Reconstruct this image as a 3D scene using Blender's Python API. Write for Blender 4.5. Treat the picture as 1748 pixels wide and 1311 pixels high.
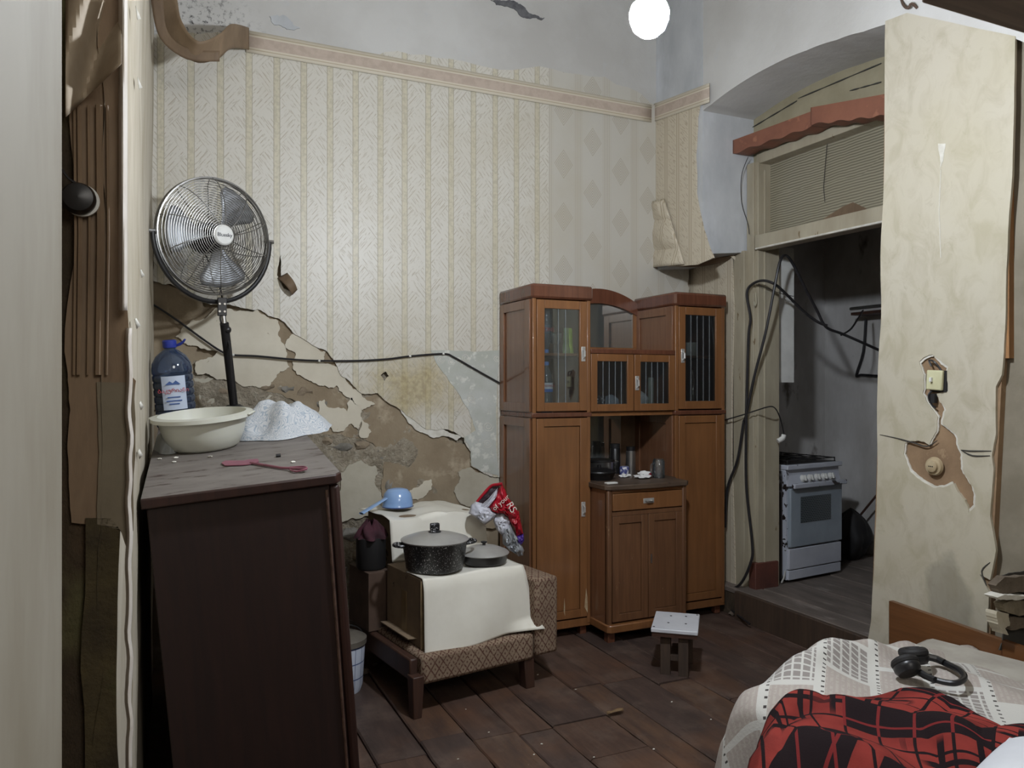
import bpy, bmesh, math, random
from math import sin, cos, pi, radians, tan, atan2, sqrt, floor
from mathutils import Vector, Matrix, noise
from mathutils.geometry import tessellate_polygon
random.seed(7)
S = bpy.context.scene
for o in list(bpy.data.objects): bpy.data.objects.remove(o)
COL = S.collection

# ---------------------------------------------------------------- camera, world, exposure
FPX, CX, CY, EYE, YAW = 1313.0, 874.0, 655.5, 1.43, radians(24.6)
cam = bpy.data.objects.new('camera', bpy.data.cameras.new('camera')); COL.objects.link(cam)
cam.location = (0, 0, EYE); cam.rotation_euler = (pi/2, 0, -YAW)
cam.data.lens = FPX/1748*36; cam.data.sensor_width = 36; cam.data.clip_start = .02
S.camera = cam
W = bpy.data.worlds.new('world'); S.world = W; W.use_nodes = True
W.node_tree.nodes['Background'].inputs[0].default_value = (.55, .6, .7, 1)
W.node_tree.nodes['Background'].inputs[1].default_value = .05
S.view_settings.view_transform = 'Standard'; S.view_settings.look = 'None'
S.view_settings.gamma = 1; S.view_settings.use_curve_mapping = False
S.view_settings.exposure = -0.15
BULB_POS = Vector((1.33, 1.92, 2.53)); BULB_POWER = 150.0
fill = bpy.data.lights.new('rear_fill_light', 'AREA'); fill.shape = 'DISK'; fill.size = 1.1; fill.energy = 23; fill.color = (1, .96, .9)  # added soft fill, unseen behind the camera; brightens the faces turned this way
fo = bpy.data.objects.new('rear_fill_light', fill); COL.objects.link(fo); fo.location = (.9, -.9, 2.7); fo.rotation_euler = (radians(62), 0, radians(5))

# ---------------------------------------------------------------- helpers
FW = Vector((sin(YAW), cos(YAW), 0)); RT = Vector((cos(YAW), -sin(YAW), 0)); UP = Vector((0, 0, 1))
def P(px, py, ax, v):
    """the world point seen at a pixel on the plane X, Y or Z = v, or at view depth 'D' = v"""
    d = FW + RT*((px-CX)/FPX) + UP*((CY-py)/FPX)
    o = Vector((0, 0, EYE))
    if ax == 'D': return o + d*v
    i = 'XYZ'.index(ax)
    return o + d*((v-o[i])/d[i])
def lin(c):
    return tuple(((x/255)/12.92 if x/255 <= .04045 else ((x/255+.055)/1.055)**2.4) for x in c)
MATS = {}
class NT:
    def __init__(s, name):
        s.m = bpy.data.materials.new(name); s.m.use_nodes = True; s.t = s.m.node_tree
        s.b = s.t.nodes['Principled BSDF']; s.out = s.t.nodes['Material Output']
        s.tc = s.t.nodes.new('ShaderNodeTexCoord')
    def n(s, typ, **k):
        x = s.t.nodes.new(typ)
        for a, b in k.items(): setattr(x, a, b)
        return x
    def l(s, a, b): s.t.links.new(a, b)
    def put(s, sock, v):
        if isinstance(v, (int, float)): sock.default_value = v
        elif isinstance(v, tuple): sock.default_value = v if len(v) == 4 or len(sock.default_value) == 3 else v+(1,)
        else: s.l(v, sock)
    def math(s, op, a, b=0.0, c=None, clamp=False):
        x = s.n('ShaderNodeMath', operation=op, use_clamp=clamp); s.put(x.inputs[0], a); s.put(x.inputs[1], b)
        if c is not None: s.put(x.inputs[2], c)
        return x.outputs[0]
    def mix(s, f, a, b, mode='MIX'):
        x = s.n('ShaderNodeMix', data_type='RGBA', blend_type=mode)
        s.put(x.inputs[0], f); s.put(x.inputs[6], a); s.put(x.inputs[7], b); return x.outputs[2]
    def noise(s, scale, detail=4, rough=.55, vec=None, dist=0):
        x = s.n('ShaderNodeTexNoise'); x.inputs['Scale'].default_value = scale; x.inputs['Detail'].default_value = detail
        x.inputs['Roughness'].default_value = rough; x.inputs['Distortion'].default_value = dist
        s.l(vec or s.tc.outputs['Object'], x.inputs['Vector']); return x.outputs['Fac']
    def xyz(s, out='Object'):
        x = s.n('ShaderNodeSeparateXYZ'); s.l(s.tc.outputs[out], x.inputs[0]); return x.outputs
    def vec(s, a, b, c):
        x = s.n('ShaderNodeCombineXYZ'); s.put(x.inputs[0], a); s.put(x.inputs[1], b); s.put(x.inputs[2], c); return x.outputs[0]
    def map(s, scale=(1, 1, 1), rot=(0, 0, 0), vec=None):
        x = s.n('ShaderNodeMapping'); x.inputs['Scale'].default_value = scale; x.inputs['Rotation'].default_value = rot
        s.l(vec or s.tc.outputs['Object'], x.inputs[0]); return x.outputs[0]
    def step(s, v, lo, hi):
        x = s.n('ShaderNodeMapRange'); x.inputs[1].default_value = lo; x.inputs[2].default_value = hi
        s.put(x.inputs[0], v); return x.outputs[0]
    def bump(s, h, strength=.3, dist=.01):
        x = s.n('ShaderNodeBump'); x.inputs['Strength'].default_value = strength; x.inputs['Distance'].default_value = dist
        s.l(h, x.inputs['Height']); s.l(x.outputs[0], s.b.inputs['Normal'])
    def col(s, c): s.put(s.b.inputs['Base Color'], c)
    def set(s, **k):
        nm = dict(rough='Roughness', metal='Metallic', spec='Specular IOR Level', trans='Transmission Weight', ior='IOR', alpha='Alpha', coat='Coat Weight', sub='Subsurface Weight')
        for a, b in k.items(): s.put(s.b.inputs[nm[a]], b)
        return s
def mat(name, c1, c2=None, scale=8, rough=.6, metal=0, bump=.15, detail=5, stretch=(1, 1, 1), dist=.004, lo=.35, hi=.65, spec=.5, c3=None, s3=30, lo3=.6, hi3=.7, coat=0, bscale=None):
    """mottled procedural material: c1/c2 by noise, c3 in spots"""
    if name in MATS: return MATS[name]
    t = NT(name); v = t.map(stretch)
    f = t.noise(scale, detail, .6, v)
    c = t.mix(t.step(f, lo, hi), lin(c1), lin(c2 or c1))
    if c3: c = t.mix(t.step(t.noise(s3, 4, .6, v), lo3, hi3), c, lin(c3))
    t.col(c); t.set(rough=rough, metal=metal, spec=spec, coat=coat)
    if bump: t.bump(t.noise(bscale or scale*4, 5, .6, v), bump, dist)
    MATS[name] = t.m; return t.m
def clearmat(name, tint, gloss=.1, rough=.03, alpha_col=None, body=0.0):
    """thin see-through pane or plastic: transparent + glossy (+ a little diffuse body)"""
    if name in MATS: return MATS[name]
    t = NT(name); t.t.nodes.remove(t.b)
    tr = t.n('ShaderNodeBsdfTransparent'); tr.inputs[0].default_value = lin(tint)+(1,)
    gl = t.n('ShaderNodeBsdfGlossy'); gl.inputs['Roughness'].default_value = rough; gl.inputs[0].default_value = (.9, .93, .95, 1)
    fr = t.n('ShaderNodeFresnel'); fr.inputs[0].default_value = 1.45
    f = t.math('ADD', fr.outputs[0], gloss, clamp=True)
    mx = t.n('ShaderNodeMixShader'); t.l(f, mx.inputs[0]); t.l(tr.outputs[0], mx.inputs[1]); t.l(gl.outputs[0], mx.inputs[2])
    o = mx.outputs[0]
    if body:
        df = t.n('ShaderNodeBsdfDiffuse'); df.inputs[0].default_value = lin(alpha_col)+(1,)
        m2 = t.n('ShaderNodeMixShader'); m2.inputs[0].default_value = body; t.l(o, m2.inputs[1]); t.l(df.outputs[0], m2.inputs[2]); o = m2.outputs[0]
    t.l(o, t.out.inputs[0]); MATS[name] = t.m; return t.m

class MB:
    """collects shapes into one mesh"""
    def __init__(s): s.v = []; s.f = []; s.uv = None
    def add(s, vs, fs, M=None):
        n = len(s.v)
        s.v += [(M @ Vector(v)) if M else Vector(v) for v in vs]; s.f += [[i+n for i in f] for f in fs]; return s
    def box(s, x0, x1, y0, y1, z0, z1, M=None):
        return s.add([(x0,y0,z0),(x1,y0,z0),(x1,y1,z0),(x0,y1,z0),(x0,y0,z1),(x1,y0,z1),(x1,y1,z1),(x0,y1,z1)],
                     [(3,2,1,0),(4,5,6,7),(0,1,5,4),(1,2,6,5),(2,3,7,6),(3,0,4,7)], M)
    def lathe(s, prof, n=32, M=None, sx=1, sy=1):
        vs = []; fs = []; k = len(prof)
        for i in range(n):
            a = 2*pi*i/n
            for r, z in prof: vs.append((r*cos(a)*sx, r*sin(a)*sy, z))
        for i in range(n):
            j = (i+1) % n
            for q in range(k-1): fs.append((i*k+q, j*k+q, j*k+q+1, i*k+q+1))
        if prof[0][0] > 1e-6: fs.append([i*k for i in range(n)][::-1])
        if prof[-1][0] > 1e-6: fs.append([i*k+k-1 for i in range(n)])
        return s.add(vs, fs, M)
    def tube(s, pts, r, n=8, closed=False, smooth=0, flat=1.0):
        pts = [Vector(p) for p in pts]
        if smooth:
            q = []; m = len(pts)
            rng = range(m if closed else m-1)
            for i in rng:
                p0 = pts[(i-1) % m] if closed else pts[max(i-1, 0)]; p1 = pts[i]; p2 = pts[(i+1) % m]
                p3 = pts[(i+2) % m] if closed else pts[min(i+2, m-1)]
                for k in range(smooth):
                    t = k/smooth
                    q.append(.5*((2*p1)+(p2-p0)*t+(2*p0-5*p1+4*p2-p3)*t*t+(3*p1-p0-3*p2+p3)*t**3))
            if not closed: q.append(pts[-1])
            pts = q
        m = len(pts); vs = []; fs = []; up = None
        for i, p in enumerate(pts):
            a = pts[(i-1) % m] if (closed or i > 0) else p; b = pts[(i+1) % m] if (closed or i < m-1) else p
            d = (b-a).normalized() if (b-a).length > 1e-9 else Vector((0, 0, 1))
            if up is None: up = d.orthogonal().normalized()
            up = (up - d*up.dot(d)); up = up.normalized() if up.length > 1e-6 else d.orthogonal().normalized()
            w = d.cross(up); rr = r(i/(m-1)) if callable(r) else r
            for k in range(n):
                t = 2*pi*k/n; vs.append(p + up*cos(t)*rr + w*sin(t)*rr*flat)
        for i in range(m if closed else m-1):
            j = (i+1) % m
            for k in range(n):
                l = (k+1) % n; fs.append((i*n+k, i*n+l, j*n+l, j*n+k))
        if not closed: fs.append(list(range(n))[::-1]); fs.append([(m-1)*n+k for k in range(n)])
        return s.add(vs, fs)
    def prism(s, poly, a0, a1, ax='Z', M=None):
        """poly in the two other axes (order X,Y,Z without ax), extruded from a0 to a1"""
        n = len(poly)
        def mk(p, a): return {'Z': (p[0], p[1], a), 'Y': (p[0], a, p[1]), 'X': (a, p[0], p[1])}[ax]
        vs = [mk(p, a0) for p in poly]+[mk(p, a1) for p in poly]
        tri = tessellate_polygon([[Vector((p[0], p[1], 0)) for p in poly]])
        fs = [tuple(t) for t in tri]+[tuple(i+n for i in t[::-1]) for t in tri]
        fs += [(i, (i+1) % n, (i+1) % n+n, i+n) for i in range(n)]
        return s.add(vs, fs, M)
    def grid(s, nu, nv, fn):
        n0 = len(s.v)
        for j in range(nv+1):
            for i in range(nu+1): s.v.append(Vector(fn(i/nu, j/nv)))
        for j in range(nv):
            for i in range(nu):
                a = n0+j*(nu+1)+i; s.f.append([a, a+1, a+nu+2, a+nu+1])
        s.uv = (nu, nv, n0); return s
    def icos(s, c, r, sub=2, sc=(1, 1, 1), jag=0, seed=0, M=None):
        b = bmesh.new(); bmesh.ops.create_icosphere(b, subdivisions=sub, radius=1)
        vs = []
        for v in b.verts:
            d = v.co.normalized(); k = 1+jag*noise.noise(d*1.7+Vector((seed, seed*.7, 3)))
            vs.append((c[0]+d.x*r*sc[0]*k, c[1]+d.y*r*sc[1]*k, c[2]+d.z*r*sc[2]*k))
        fs = [[v.index for v in f.verts] for f in b.faces]; b.free(); return s.add(vs, fs, M)

TM = {}
def obj(name, mb, m, parent=None, world=True, smooth=30, bevel=0, solid=0, sub=0):
    me = bpy.data.meshes.new(name)
    vs = mb.v
    if parent is not None and world and parent.name in TM:
        inv = TM[parent.name].inverted(); vs = [inv @ v for v in vs]
    me.from_pydata([tuple(v) for v in vs], [], mb.f); me.validate()
    b = bmesh.new(); b.from_mesh(me)
    if not mb.uv: bmesh.ops.recalc_face_normals(b, faces=b.faces)
    b.to_mesh(me); b.free()
    if mb.uv:
        nu, nv, n0 = mb.uv; ul = me.uv_layers.new(name='uv')
        for lp in me.loops:
            i = lp.vertex_index-n0
            if 0 <= i < (nu+1)*(nv+1): ul.data[lp.index].uv = ((i % (nu+1))/nu, (i//(nu+1))/nv)
    for p in me.polygons: p.use_smooth = True
    me.set_sharp_from_angle(angle=radians(smooth))
    me.materials.append(m)
    o = bpy.data.objects.new(name, me); COL.objects.link(o)
    if parent is not None: o.parent = parent
    if parent is None or not world or parent.name not in TM: pass
    if parent is not None and parent.name in TM: TM[o.name] = TM[parent.name]
    if bevel:
        q = o.modifiers.new('bevel', 'BEVEL'); q.width = bevel; q.segments = 2; q.limit_method = 'ANGLE'; q.angle_limit = radians(50)
    if solid:
        q = o.modifiers.new('solid', 'SOLIDIFY'); q.thickness = solid; q.offset = 0
    if sub:
        q = o.modifiers.new('sub', 'SUBSURF'); q.levels = sub; q.render_levels = sub
    return o
def thing(name, label, cat, loc=(0, 0, 0), rotz=0, group=None, mtx=None):
    o = bpy.data.objects.new(name, None); COL.objects.link(o); o.empty_display_size = .05
    M = mtx or (Matrix.Translation(loc) @ Matrix.Rotation(rotz, 4, 'Z'))
    o.matrix_basis = M; TM[o.name] = M
    o['label'] = label; o['category'] = cat
    if group: o['group'] = group
    return o
def tag(o, label, cat, group=None):
    o['label'] = label; o['category'] = cat
    if group: o['group'] = group
    return o
def centred(o):
    """move a parentless mesh's origin to the middle of its base"""
    me = o.data; xs = [v.co.x for v in me.vertices]; ys = [v.co.y for v in me.vertices]; zs = [v.co.z for v in me.vertices]
    c = Vector(((min(xs)+max(xs))/2, (min(ys)+max(ys))/2, min(zs)))
    me.transform(Matrix.Translation(-c)); o.location = c; return o
def struct(name, mb, m, parent=None, label=None, **k):
    o = obj(name, mb, m, parent, **k)
    if parent is None: o['kind'] = 'structure'
    if label and parent is None: o['label'] = label
    return o
def copy_tree(o, parent=None):
    c = o.copy(); COL.objects.link(c); c.parent = parent
    for ch in list(o.children): copy_tree(ch, c)
    return c
def jagged(pts, amp, it=3, seed=0):
    rnd = random.Random(seed); pts = [tuple(p) for p in pts]
    for _ in range(it):
        out = []; n = len(pts)
        for i in range(n):
            a = pts[i]; b = pts[(i+1) % n]; L = math.hypot(b[0]-a[0], b[1]-a[1]); out.append(a)
            if L > 3 and amp > 0:
                k = rnd.uniform(-amp, amp)*L; out.append(((a[0]+b[0])/2-(b[1]-a[1])/L*k, (a[1]+b[1])/2+(b[0]-a[0])/L*k))
            elif L > 3: out.append(((a[0]+b[0])/2, (a[1]+b[1])/2))
        pts = out
    return pts
def sheet(name, loops, ax, val, thick, m, parent=None, amp=.12, it=3, seed=1, raw=False):
    """a thin layer (paper, paint, plaster) lying on a wall plane; loops[0] is the outline, the others are holes"""
    L = []
    for i, lp in enumerate(loops):
        a = amp[i] if isinstance(amp, (list, tuple)) else amp
        q = jagged(lp, a, it, seed+i)
        L.append([P(x, y, ax, val) for x, y in q] if not raw else [Vector(p) for p in q])
    if ax == 'X': fl = [[Vector((p.y, p.z, 0)) for p in q] for q in L]
    elif ax == 'Y': fl = [[Vector((p.x, p.z, 0)) for p in q] for q in L]
    else: fl = [[Vector((p.x, p.y, 0)) for p in q] for q in L]
    tri = tessellate_polygon(fl)
    vs = [p for q in L for p in q]; n = len(vs)
    off = Vector(((thick, 0, 0) if ax == 'X' else (0, thick, 0) if ax == 'Y' else (0, 0, thick)))
    mb = MB(); fs = [tuple(t) for t in tri]+[tuple(i+n for i in t[::-1]) for t in tri]; k = 0
    for q in L:
        c = len(q)
        fs += [(k+i, k+(i+1) % c, k+(i+1) % c+n, k+i+n) for i in range(c)]; k += c
    mb.add(vs+[v+off for v in vs], fs)
    return obj(name, mb, m, parent, smooth=20)
def text_mesh(body, size, M, m, parent, name='lettering', ext=.0004):
    cu = bpy.data.curves.new(name, 'FONT'); cu.body = body; cu.size = size; cu.align_x = 'CENTER'; cu.align_y = 'CENTER'; cu.extrude = ext
    to = bpy.data.objects.new(name, cu); COL.objects.link(to); bpy.context.view_layer.update()
    me = bpy.data.meshes.new_from_object(to.evaluated_get(bpy.context.evaluated_depsgraph_get()))
    bpy.data.objects.remove(to); bpy.data.curves.remove(cu)
    me.transform((TM[parent.name].inverted() @ M) if parent.name in TM else M)
    me.materials.clear(); me.materials.append(m)
    o = bpy.data.objects.new(name, me); COL.objects.link(o); o.parent = parent; return o

# ---------------------------------------------------------------- materials
def wallpaper_mat(name, base, band, stroke, split=None, stain=False):
    t = NT(name); x, y, z = t.xyz()
    u = t.math('FRACT', t.math('ADD', t.math('DIVIDE', x, .1405), .10))
    inb = t.math('LESS_THAN', u, .24)
    e1 = t.math('LESS_THAN', t.math('ABSOLUTE', t.math('SUBTRACT', u, .015)), .013)
    e2 = t.math('LESS_THAN', t.math('ABSOLUTE', t.math('SUBTRACT', u, .235)), .013)
    edge = t.math('MAXIMUM', e1, e2)
    cc_ = t.math('SUBTRACT', u, .62)
    tri = t.math('ABSOLUTE', t.math('SUBTRACT', t.math('FRACT', t.math('ADD', t.math('DIVIDE', z, .235), t.math('MULTIPLY', t.math('FLOOR', t.math('DIVIDE', x, .281)), .5))), .5))
    which = t.math('GREATER_THAN', cc_, t.math('MULTIPLY', t.math('SUBTRACT', tri, .25), 1.5))
    def hatch(p, q, sd):
        h1 = t.math('LESS_THAN', t.math('FRACT', t.math('DIVIDE', p, .025)), .22)
        nz = t.step(t.noise(1, 2, .5, t.vec(t.math('MULTIPLY', q, 17), t.math('MULTIPLY', t.math('FLOOR', t.math('DIVIDE', p, .025)), 7.3), sd)), .44, .60)
        wide = t.math('MULTIPLY', t.step(t.noise(1, 2, .5, t.vec(t.math('MULTIPLY', q, 14), t.math('MULTIPLY', p, 75), sd+3)), .58, .64), .55)
        return t.math('MAXIMUM', t.math('MULTIPLY', h1, nz), wide)
    s1 = hatch(t.math('SUBTRACT', t.math('MULTIPLY', z, .8), x), t.math('ADD', x, z), 0)
    s2 = hatch(t.math('ADD', t.math('MULTIPLY', z, .8), x), t.math('SUBTRACT', x, z), 5)
    st = t.mix(which, s1, s2)
    bn = t.noise(60, 3)
    c = t.mix(t.math('MULTIPLY', st, .75), lin(base), lin(stroke))
    c = t.mix(inb, c, t.mix(t.step(bn, .45, .6), lin(band), lin([v*.93 for v in band])))
    c = t.mix(t.math('MULTIPLY', edge, .7), c, lin([v*.76 for v in band]))
    h = t.math('ADD', st, t.math('MULTIPLY', edge, .8))
    if split is not None:
        # the other roll: fine ribbed bands and woven diamonds
        u2 = t.math('FRACT', t.math('DIVIDE', t.math('SUBTRACT', x if True else y, split), .21))
        w = t.math('ABSOLUTE', t.math('SUBTRACT', u2, .5))
        zz = t.math('ABSOLUTE', t.math('SUBTRACT', t.math('FRACT', t.math('ADD', t.math('DIVIDE', z, .33), t.math('MULTIPLY', t.math('FLOOR', t.math('DIVIDE', t.math('SUBTRACT', x, split), .21)), .5))), .5))
        dm = t.math('ADD', t.math('MULTIPLY', w, 1.15), t.math('MULTIPLY', zz, 1.3))
        ring = t.math('GREATER_THAN', t.math('SINE', t.math('MULTIPLY', dm, 95)), .2)
        ind = t.math('LESS_THAN', dm, .36)
        bands = t.math('GREATER_THAN', w, .36)
        bl = t.math('GREATER_THAN', t.math('SINE', t.math('MULTIPLY', w, 110)), .3)
        c2 = t.mix(t.math('MULTIPLY', t.math('MULTIPLY', ring, ind), .7), lin([v*.94 for v in base]), lin([v*.98 for v in stroke]))
        c2 = t.mix(bands, c2, t.mix(t.math('MULTIPLY', bl, .7), lin([v*.95 for v in base]), lin(stroke)))
        sp = t.math('GREATER_THAN', x, split)
        c = t.mix(sp, c, c2)
        h = t.mix(sp, h, t.math('ADD', t.math('MULTIPLY', ring, ind), t.math('MULTIPLY', bl, bands)))
    if stain:
        dx = t.math('SUBTRACT', x, 1.32); dz = t.math('SUBTRACT', z, 1.43)
        q = t.math('SQRT', t.math('ADD', t.math('MULTIPLY', dx, dx), t.math('MULTIPLY', t.math('MULTIPLY', dz, dz), 2.5)))
        q = t.math('ADD', q, t.math('MULTIPLY', t.noise(7, 5), .45))
        c = t.mix(t.math('MULTIPLY', t.step(q, .62, .34), .8), c, t.mix(t.step(t.noise(38, 4), .4, .6), lin((150, 133, 92)), lin((178, 163, 120))))
    c = t.mix(t.math('MULTIPLY', t.step(t.noise(2.2, 5), .5, .72), .3), c, lin((176, 166, 142)))
    t.col(c); t.set(rough=.42, spec=.45); t.bump(t.math('ADD', t.math('MULTIPLY', h, -1), t.math('MULTIPLY', t.noise(3, 3), 2.5)), .35, .003)
    return t.m
PAPER = wallpaper_mat('wallpaper_herringbone', (203, 199, 189), (198, 191, 170), (166, 157, 138), split=2.19, stain=True)
PAPER_BROWN = mat('wallpaper_browned', (118, 98, 76), (92, 74, 56), 6, .7, bump=.4, stretch=(1, 1, .4))
PAPER_BLUE = mat('wallpaper_pale_blue', (186, 188, 182), (172, 174, 164), 7, .6, bump=.25, c3=(205, 205, 196), s3=16, lo3=.55, hi3=.62)
PLASTER = mat('brown_clay_plaster', (150, 136, 114), (133, 118, 97), 5, .95, bump=.6, c3=(170, 156, 134), s3=9, lo3=.56, hi3=.7, dist=.008)
PLASTER_D = mat('crumbling_clay', (166, 156, 138), (132, 122, 105), 16, 1, bump=.9, dist=.02, c3=(176, 168, 152), s3=40, lo3=.55, hi3=.7)
CREAM = mat('cream_limewash', (208, 201, 184), (194, 186, 168), 4, .85, bump=.25, c3=(150, 138, 112), s3=26, lo3=.70, hi3=.76)
GREYW = mat('grey_limewash', (184, 178, 162), (168, 161, 144), 5, .85, bump=.3, c3=(128, 122, 102), s3=7, lo3=.66, hi3=.8)
WHITE_TORN = mat('torn_paper_white', (216, 213, 204), (196, 192, 180), 20, .8, bump=.3)
def white_wall():
    t = NT('whitewash_upper'); x, y, z = t.xyz()
    c = t.mix(t.step(t.noise(1.6, 6), .4, .65), lin((200, 199, 196)), lin((184, 182, 178)))
    c = t.mix(t.math('MULTIPLY', t.step(t.noise(9, 6, .7), .6, .72), .5), c, lin((190, 192, 194)))
    # mould in the corner by the curling border
    dx = t.math('SUBTRACT', x, .22); dz = t.math('SUBTRACT', z, 3.2)
    q = t.math('SQRT', t.math('ADD', t.math('MULTIPLY', dx, dx), t.math('MULTIPLY', dz, dz)))
    m = t.math('MULTIPLY', t.step(q, .34, .1), t.step(t.noise(32, 6, .75), .52, .62))
    c = t.mix(m, c, lin((74, 74, 72)))
    t.col(c); t.set(rough=.9, spec=.2); t.bump(t.noise(14, 6, .65), .35, .008); return t.m
WHITEW = white_wall()
BLUEW = mat('bluish_limewash', (192, 194, 196), (174, 177, 180), 5, .85, bump=.25, c3=(210, 213, 218), s3=3, lo3=.5, hi3=.75, stretch=(1, 1, .5))
def marble_mat():
    t = NT('marbled_cream_paper')
    f = t.noise(7, 6, .6, t.map((1, 1.6, 1), (.6, 0, 0)), .8)
    c = t.mix(t.step(f, .44, .66), lin((190, 183, 166)), lin((175, 167, 147)))
    c = t.mix(t.math('MULTIPLY', t.step(t.noise(19, 5, .7, None, 1), .6, .74), .35), c, lin((146, 138, 110)))
    c = t.mix(t.math('MULTIPLY', t.step(t.noise(1.2, 3), .5, .7), .35), c, lin((178, 170, 140)))
    x, y, z = t.xyz()
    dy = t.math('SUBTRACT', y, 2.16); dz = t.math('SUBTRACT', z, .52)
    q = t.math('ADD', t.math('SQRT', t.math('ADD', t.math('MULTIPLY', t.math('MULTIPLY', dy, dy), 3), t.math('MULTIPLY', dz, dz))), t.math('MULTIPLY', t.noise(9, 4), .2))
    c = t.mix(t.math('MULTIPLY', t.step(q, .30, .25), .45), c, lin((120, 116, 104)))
    t.col(c); t.set(rough=.5, spec=.4); t.bump(t.noise(5, 5), .25, .006); return t.m
MARBLE = marble_mat()
BORDER = None
def border_mat():
    t = NT('wallpaper_border'); u = t.n('ShaderNodeUVMap'); s = t.n('ShaderNodeSeparateXYZ'); t.l(u.outputs[0], s.inputs[0]); v = s.outputs[1]
    mid = t.math('LESS_THAN', t.math('ABSOLUTE', t.math('SUBTRACT', v, .5)), .24)
    ln = t.math('LESS_THAN', t.math('ABSOLUTE', t.math('SUBTRACT', t.math('ABSOLUTE', t.math('SUBTRACT', v, .5)), .34)), .03)
    c = t.mix(mid, lin((205, 196, 178)), t.mix(t.step(t.noise(25, 3), .4, .6), lin((186, 170, 156)), lin((176, 160, 146))))
    c = t.mix(t.math('MULTIPLY', ln, .8), c, lin((172, 158, 134)))
    t.col(c); t.set(rough=.6); t.bump(t.noise(12, 3), .2, .004); return t.m
BORDER = border_mat()
def wood(name, c1, c2, c3=None, rough=.35, scale=3, stretch=(14, 14, 1), spec=.5, bump=.12, coat=0, wear=.66):
    t = NT(name); v = t.map(stretch)
    f = t.noise(scale, 6, .6, v, .6)
    c = t.mix(t.step(f, .36, .64), lin(c1), lin(c2))
    c = t.mix(t.math('MULTIPLY', t.step(t.noise(2.5, 3), .42, .7), .35), c, lin([k*.72 for k in c1]))
    if c3: c = t.mix(t.step(t.noise(9, 7, .75, t.map((1.6, 1.6, .8))), wear, wear+.03), c, lin(c3))
    t.col(c); t.set(rough=rough, spec=spec, coat=coat); t.bump(f, bump, .003); return t.m
CAB = wood('varnished_cabinet_wood', (134, 91, 56), (120, 80, 49), rough=.32, coat=.2, bump=.05, stretch=(9, 9, .7))
CAB_DARK = wood('dark_varnished_cornice', (106, 66, 48), (92, 56, 41), rough=.25, coat=.3, bump=.05)
CAB_SIDE = wood('cabinet_side_panel', (124, 86, 62), (112, 76, 54), rough=.25, coat=.5, bump=.05)
CAB_WORN = wood('worn_cabinet_door', (112, 77, 51), (96, 64, 42), (140, 110, 80), rough=.5, wear=.64, bump=.06)
CAB_IN = mat('cabinet_inside', (120, 96, 74), (100, 80, 62), 8, .7)
COUNTER = mat('worn_counter_top', (92, 76, 62), (70, 56, 46), 9, .5, c3=(52, 40, 32), s3=14)
DARKWOOD = wood('near_black_wardrobe_wood', (44, 26, 22), (34, 20, 18), rough=.55, bump=.06)
DARKTRIM = wood('scuffed_dark_moulding', (58, 34, 28), (44, 26, 22), (100, 76, 66), rough=.45, wear=.70)
DUSTY = mat('dusty_dresser_top', (118, 112, 106), (98, 91, 86), 5, .7, c3=(64, 50, 44), s3=10, lo3=.58, hi3=.68, stretch=(1, 2.5, 1), bump=.15)
CHROME = mat('chrome_wire', (140, 138, 134), (124, 122, 118), 20, .35, .85, bump=0)
ALU = mat('fan_blade_aluminium', (150, 152, 154), (134, 136, 140), 6, .45, .6, bump=0)
BLACK = mat('black_plastic', (24, 23, 24), (32, 31, 32), 20, .38, bump=.05)
BLACKM = mat('matt_black', (20, 19, 20), (28, 26, 26), 12, .7, bump=.1)
RUBBER = mat('black_cable_rubber', (30, 29, 31), (40, 38, 40), 40, .45, bump=.05)
STEEL = mat('brushed_steel', (176, 174, 170), (150, 148, 145), 12, .3, .9, bump=.03)
LID = mat('grey_pot_lid', (168, 166, 162), (150, 148, 144), 6, .35, .25, bump=.03)
WHITEP = mat('white_plastic', (222, 222, 218), (208, 208, 204), 10, .4, bump=0)
INK = mat('black_ink', (20, 22, 40), None, 5, .6, bump=0)

# ================================================================ SETTING
D = 4.28          # back wall
# ---- floor: wide painted boards running away from the camera
fb = bpy.data.objects.new('floor', None); COL.objects.link(fb); fb['kind'] = 'structure'
sub = MB().box(-.6, 3.3, -1.3, D+.1, -.09, -.032)
obj('subfloor', sub, mat('floor_dirt', (34, 26, 22), (24, 18, 16), 8, 1), fb)
def plank_mats():
    out = []
    for i, (a, b) in enumerate([((84, 66, 58), (66, 52, 46)), ((90, 69, 58), (70, 54, 47)), ((78, 63, 57), (62, 51, 47)), ((92, 70, 56), (68, 53, 47))]):
        t = NT('floor_board_paint_%d' % i); v = t.map((5, .8, 1))
        c = t.mix(t.step(t.noise(4, 7, .65, v), .38, .62), lin(a), lin(b))
        c = t.mix(t.math('MULTIPLY', t.step(t.noise(3.1+i*.4, 7, .7), .50, .68), .6), c, lin((108, 92, 82)))
        c = t.mix(t.math('MULTIPLY', t.step(t.noise(2.3, 4), .52, .7), .45), c, lin((106, 72, 50)))
        c = t.mix(t.step(t.noise(70, 3, .6), .74, .78), c, lin((150, 140, 130)))
        t.col(c); t.set(rough=.5, spec=.35); t.bump(t.noise(10, 6, .6, v), .35, .006); out.append(t.m)
    return out
PLK = plank_mats()
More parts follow.
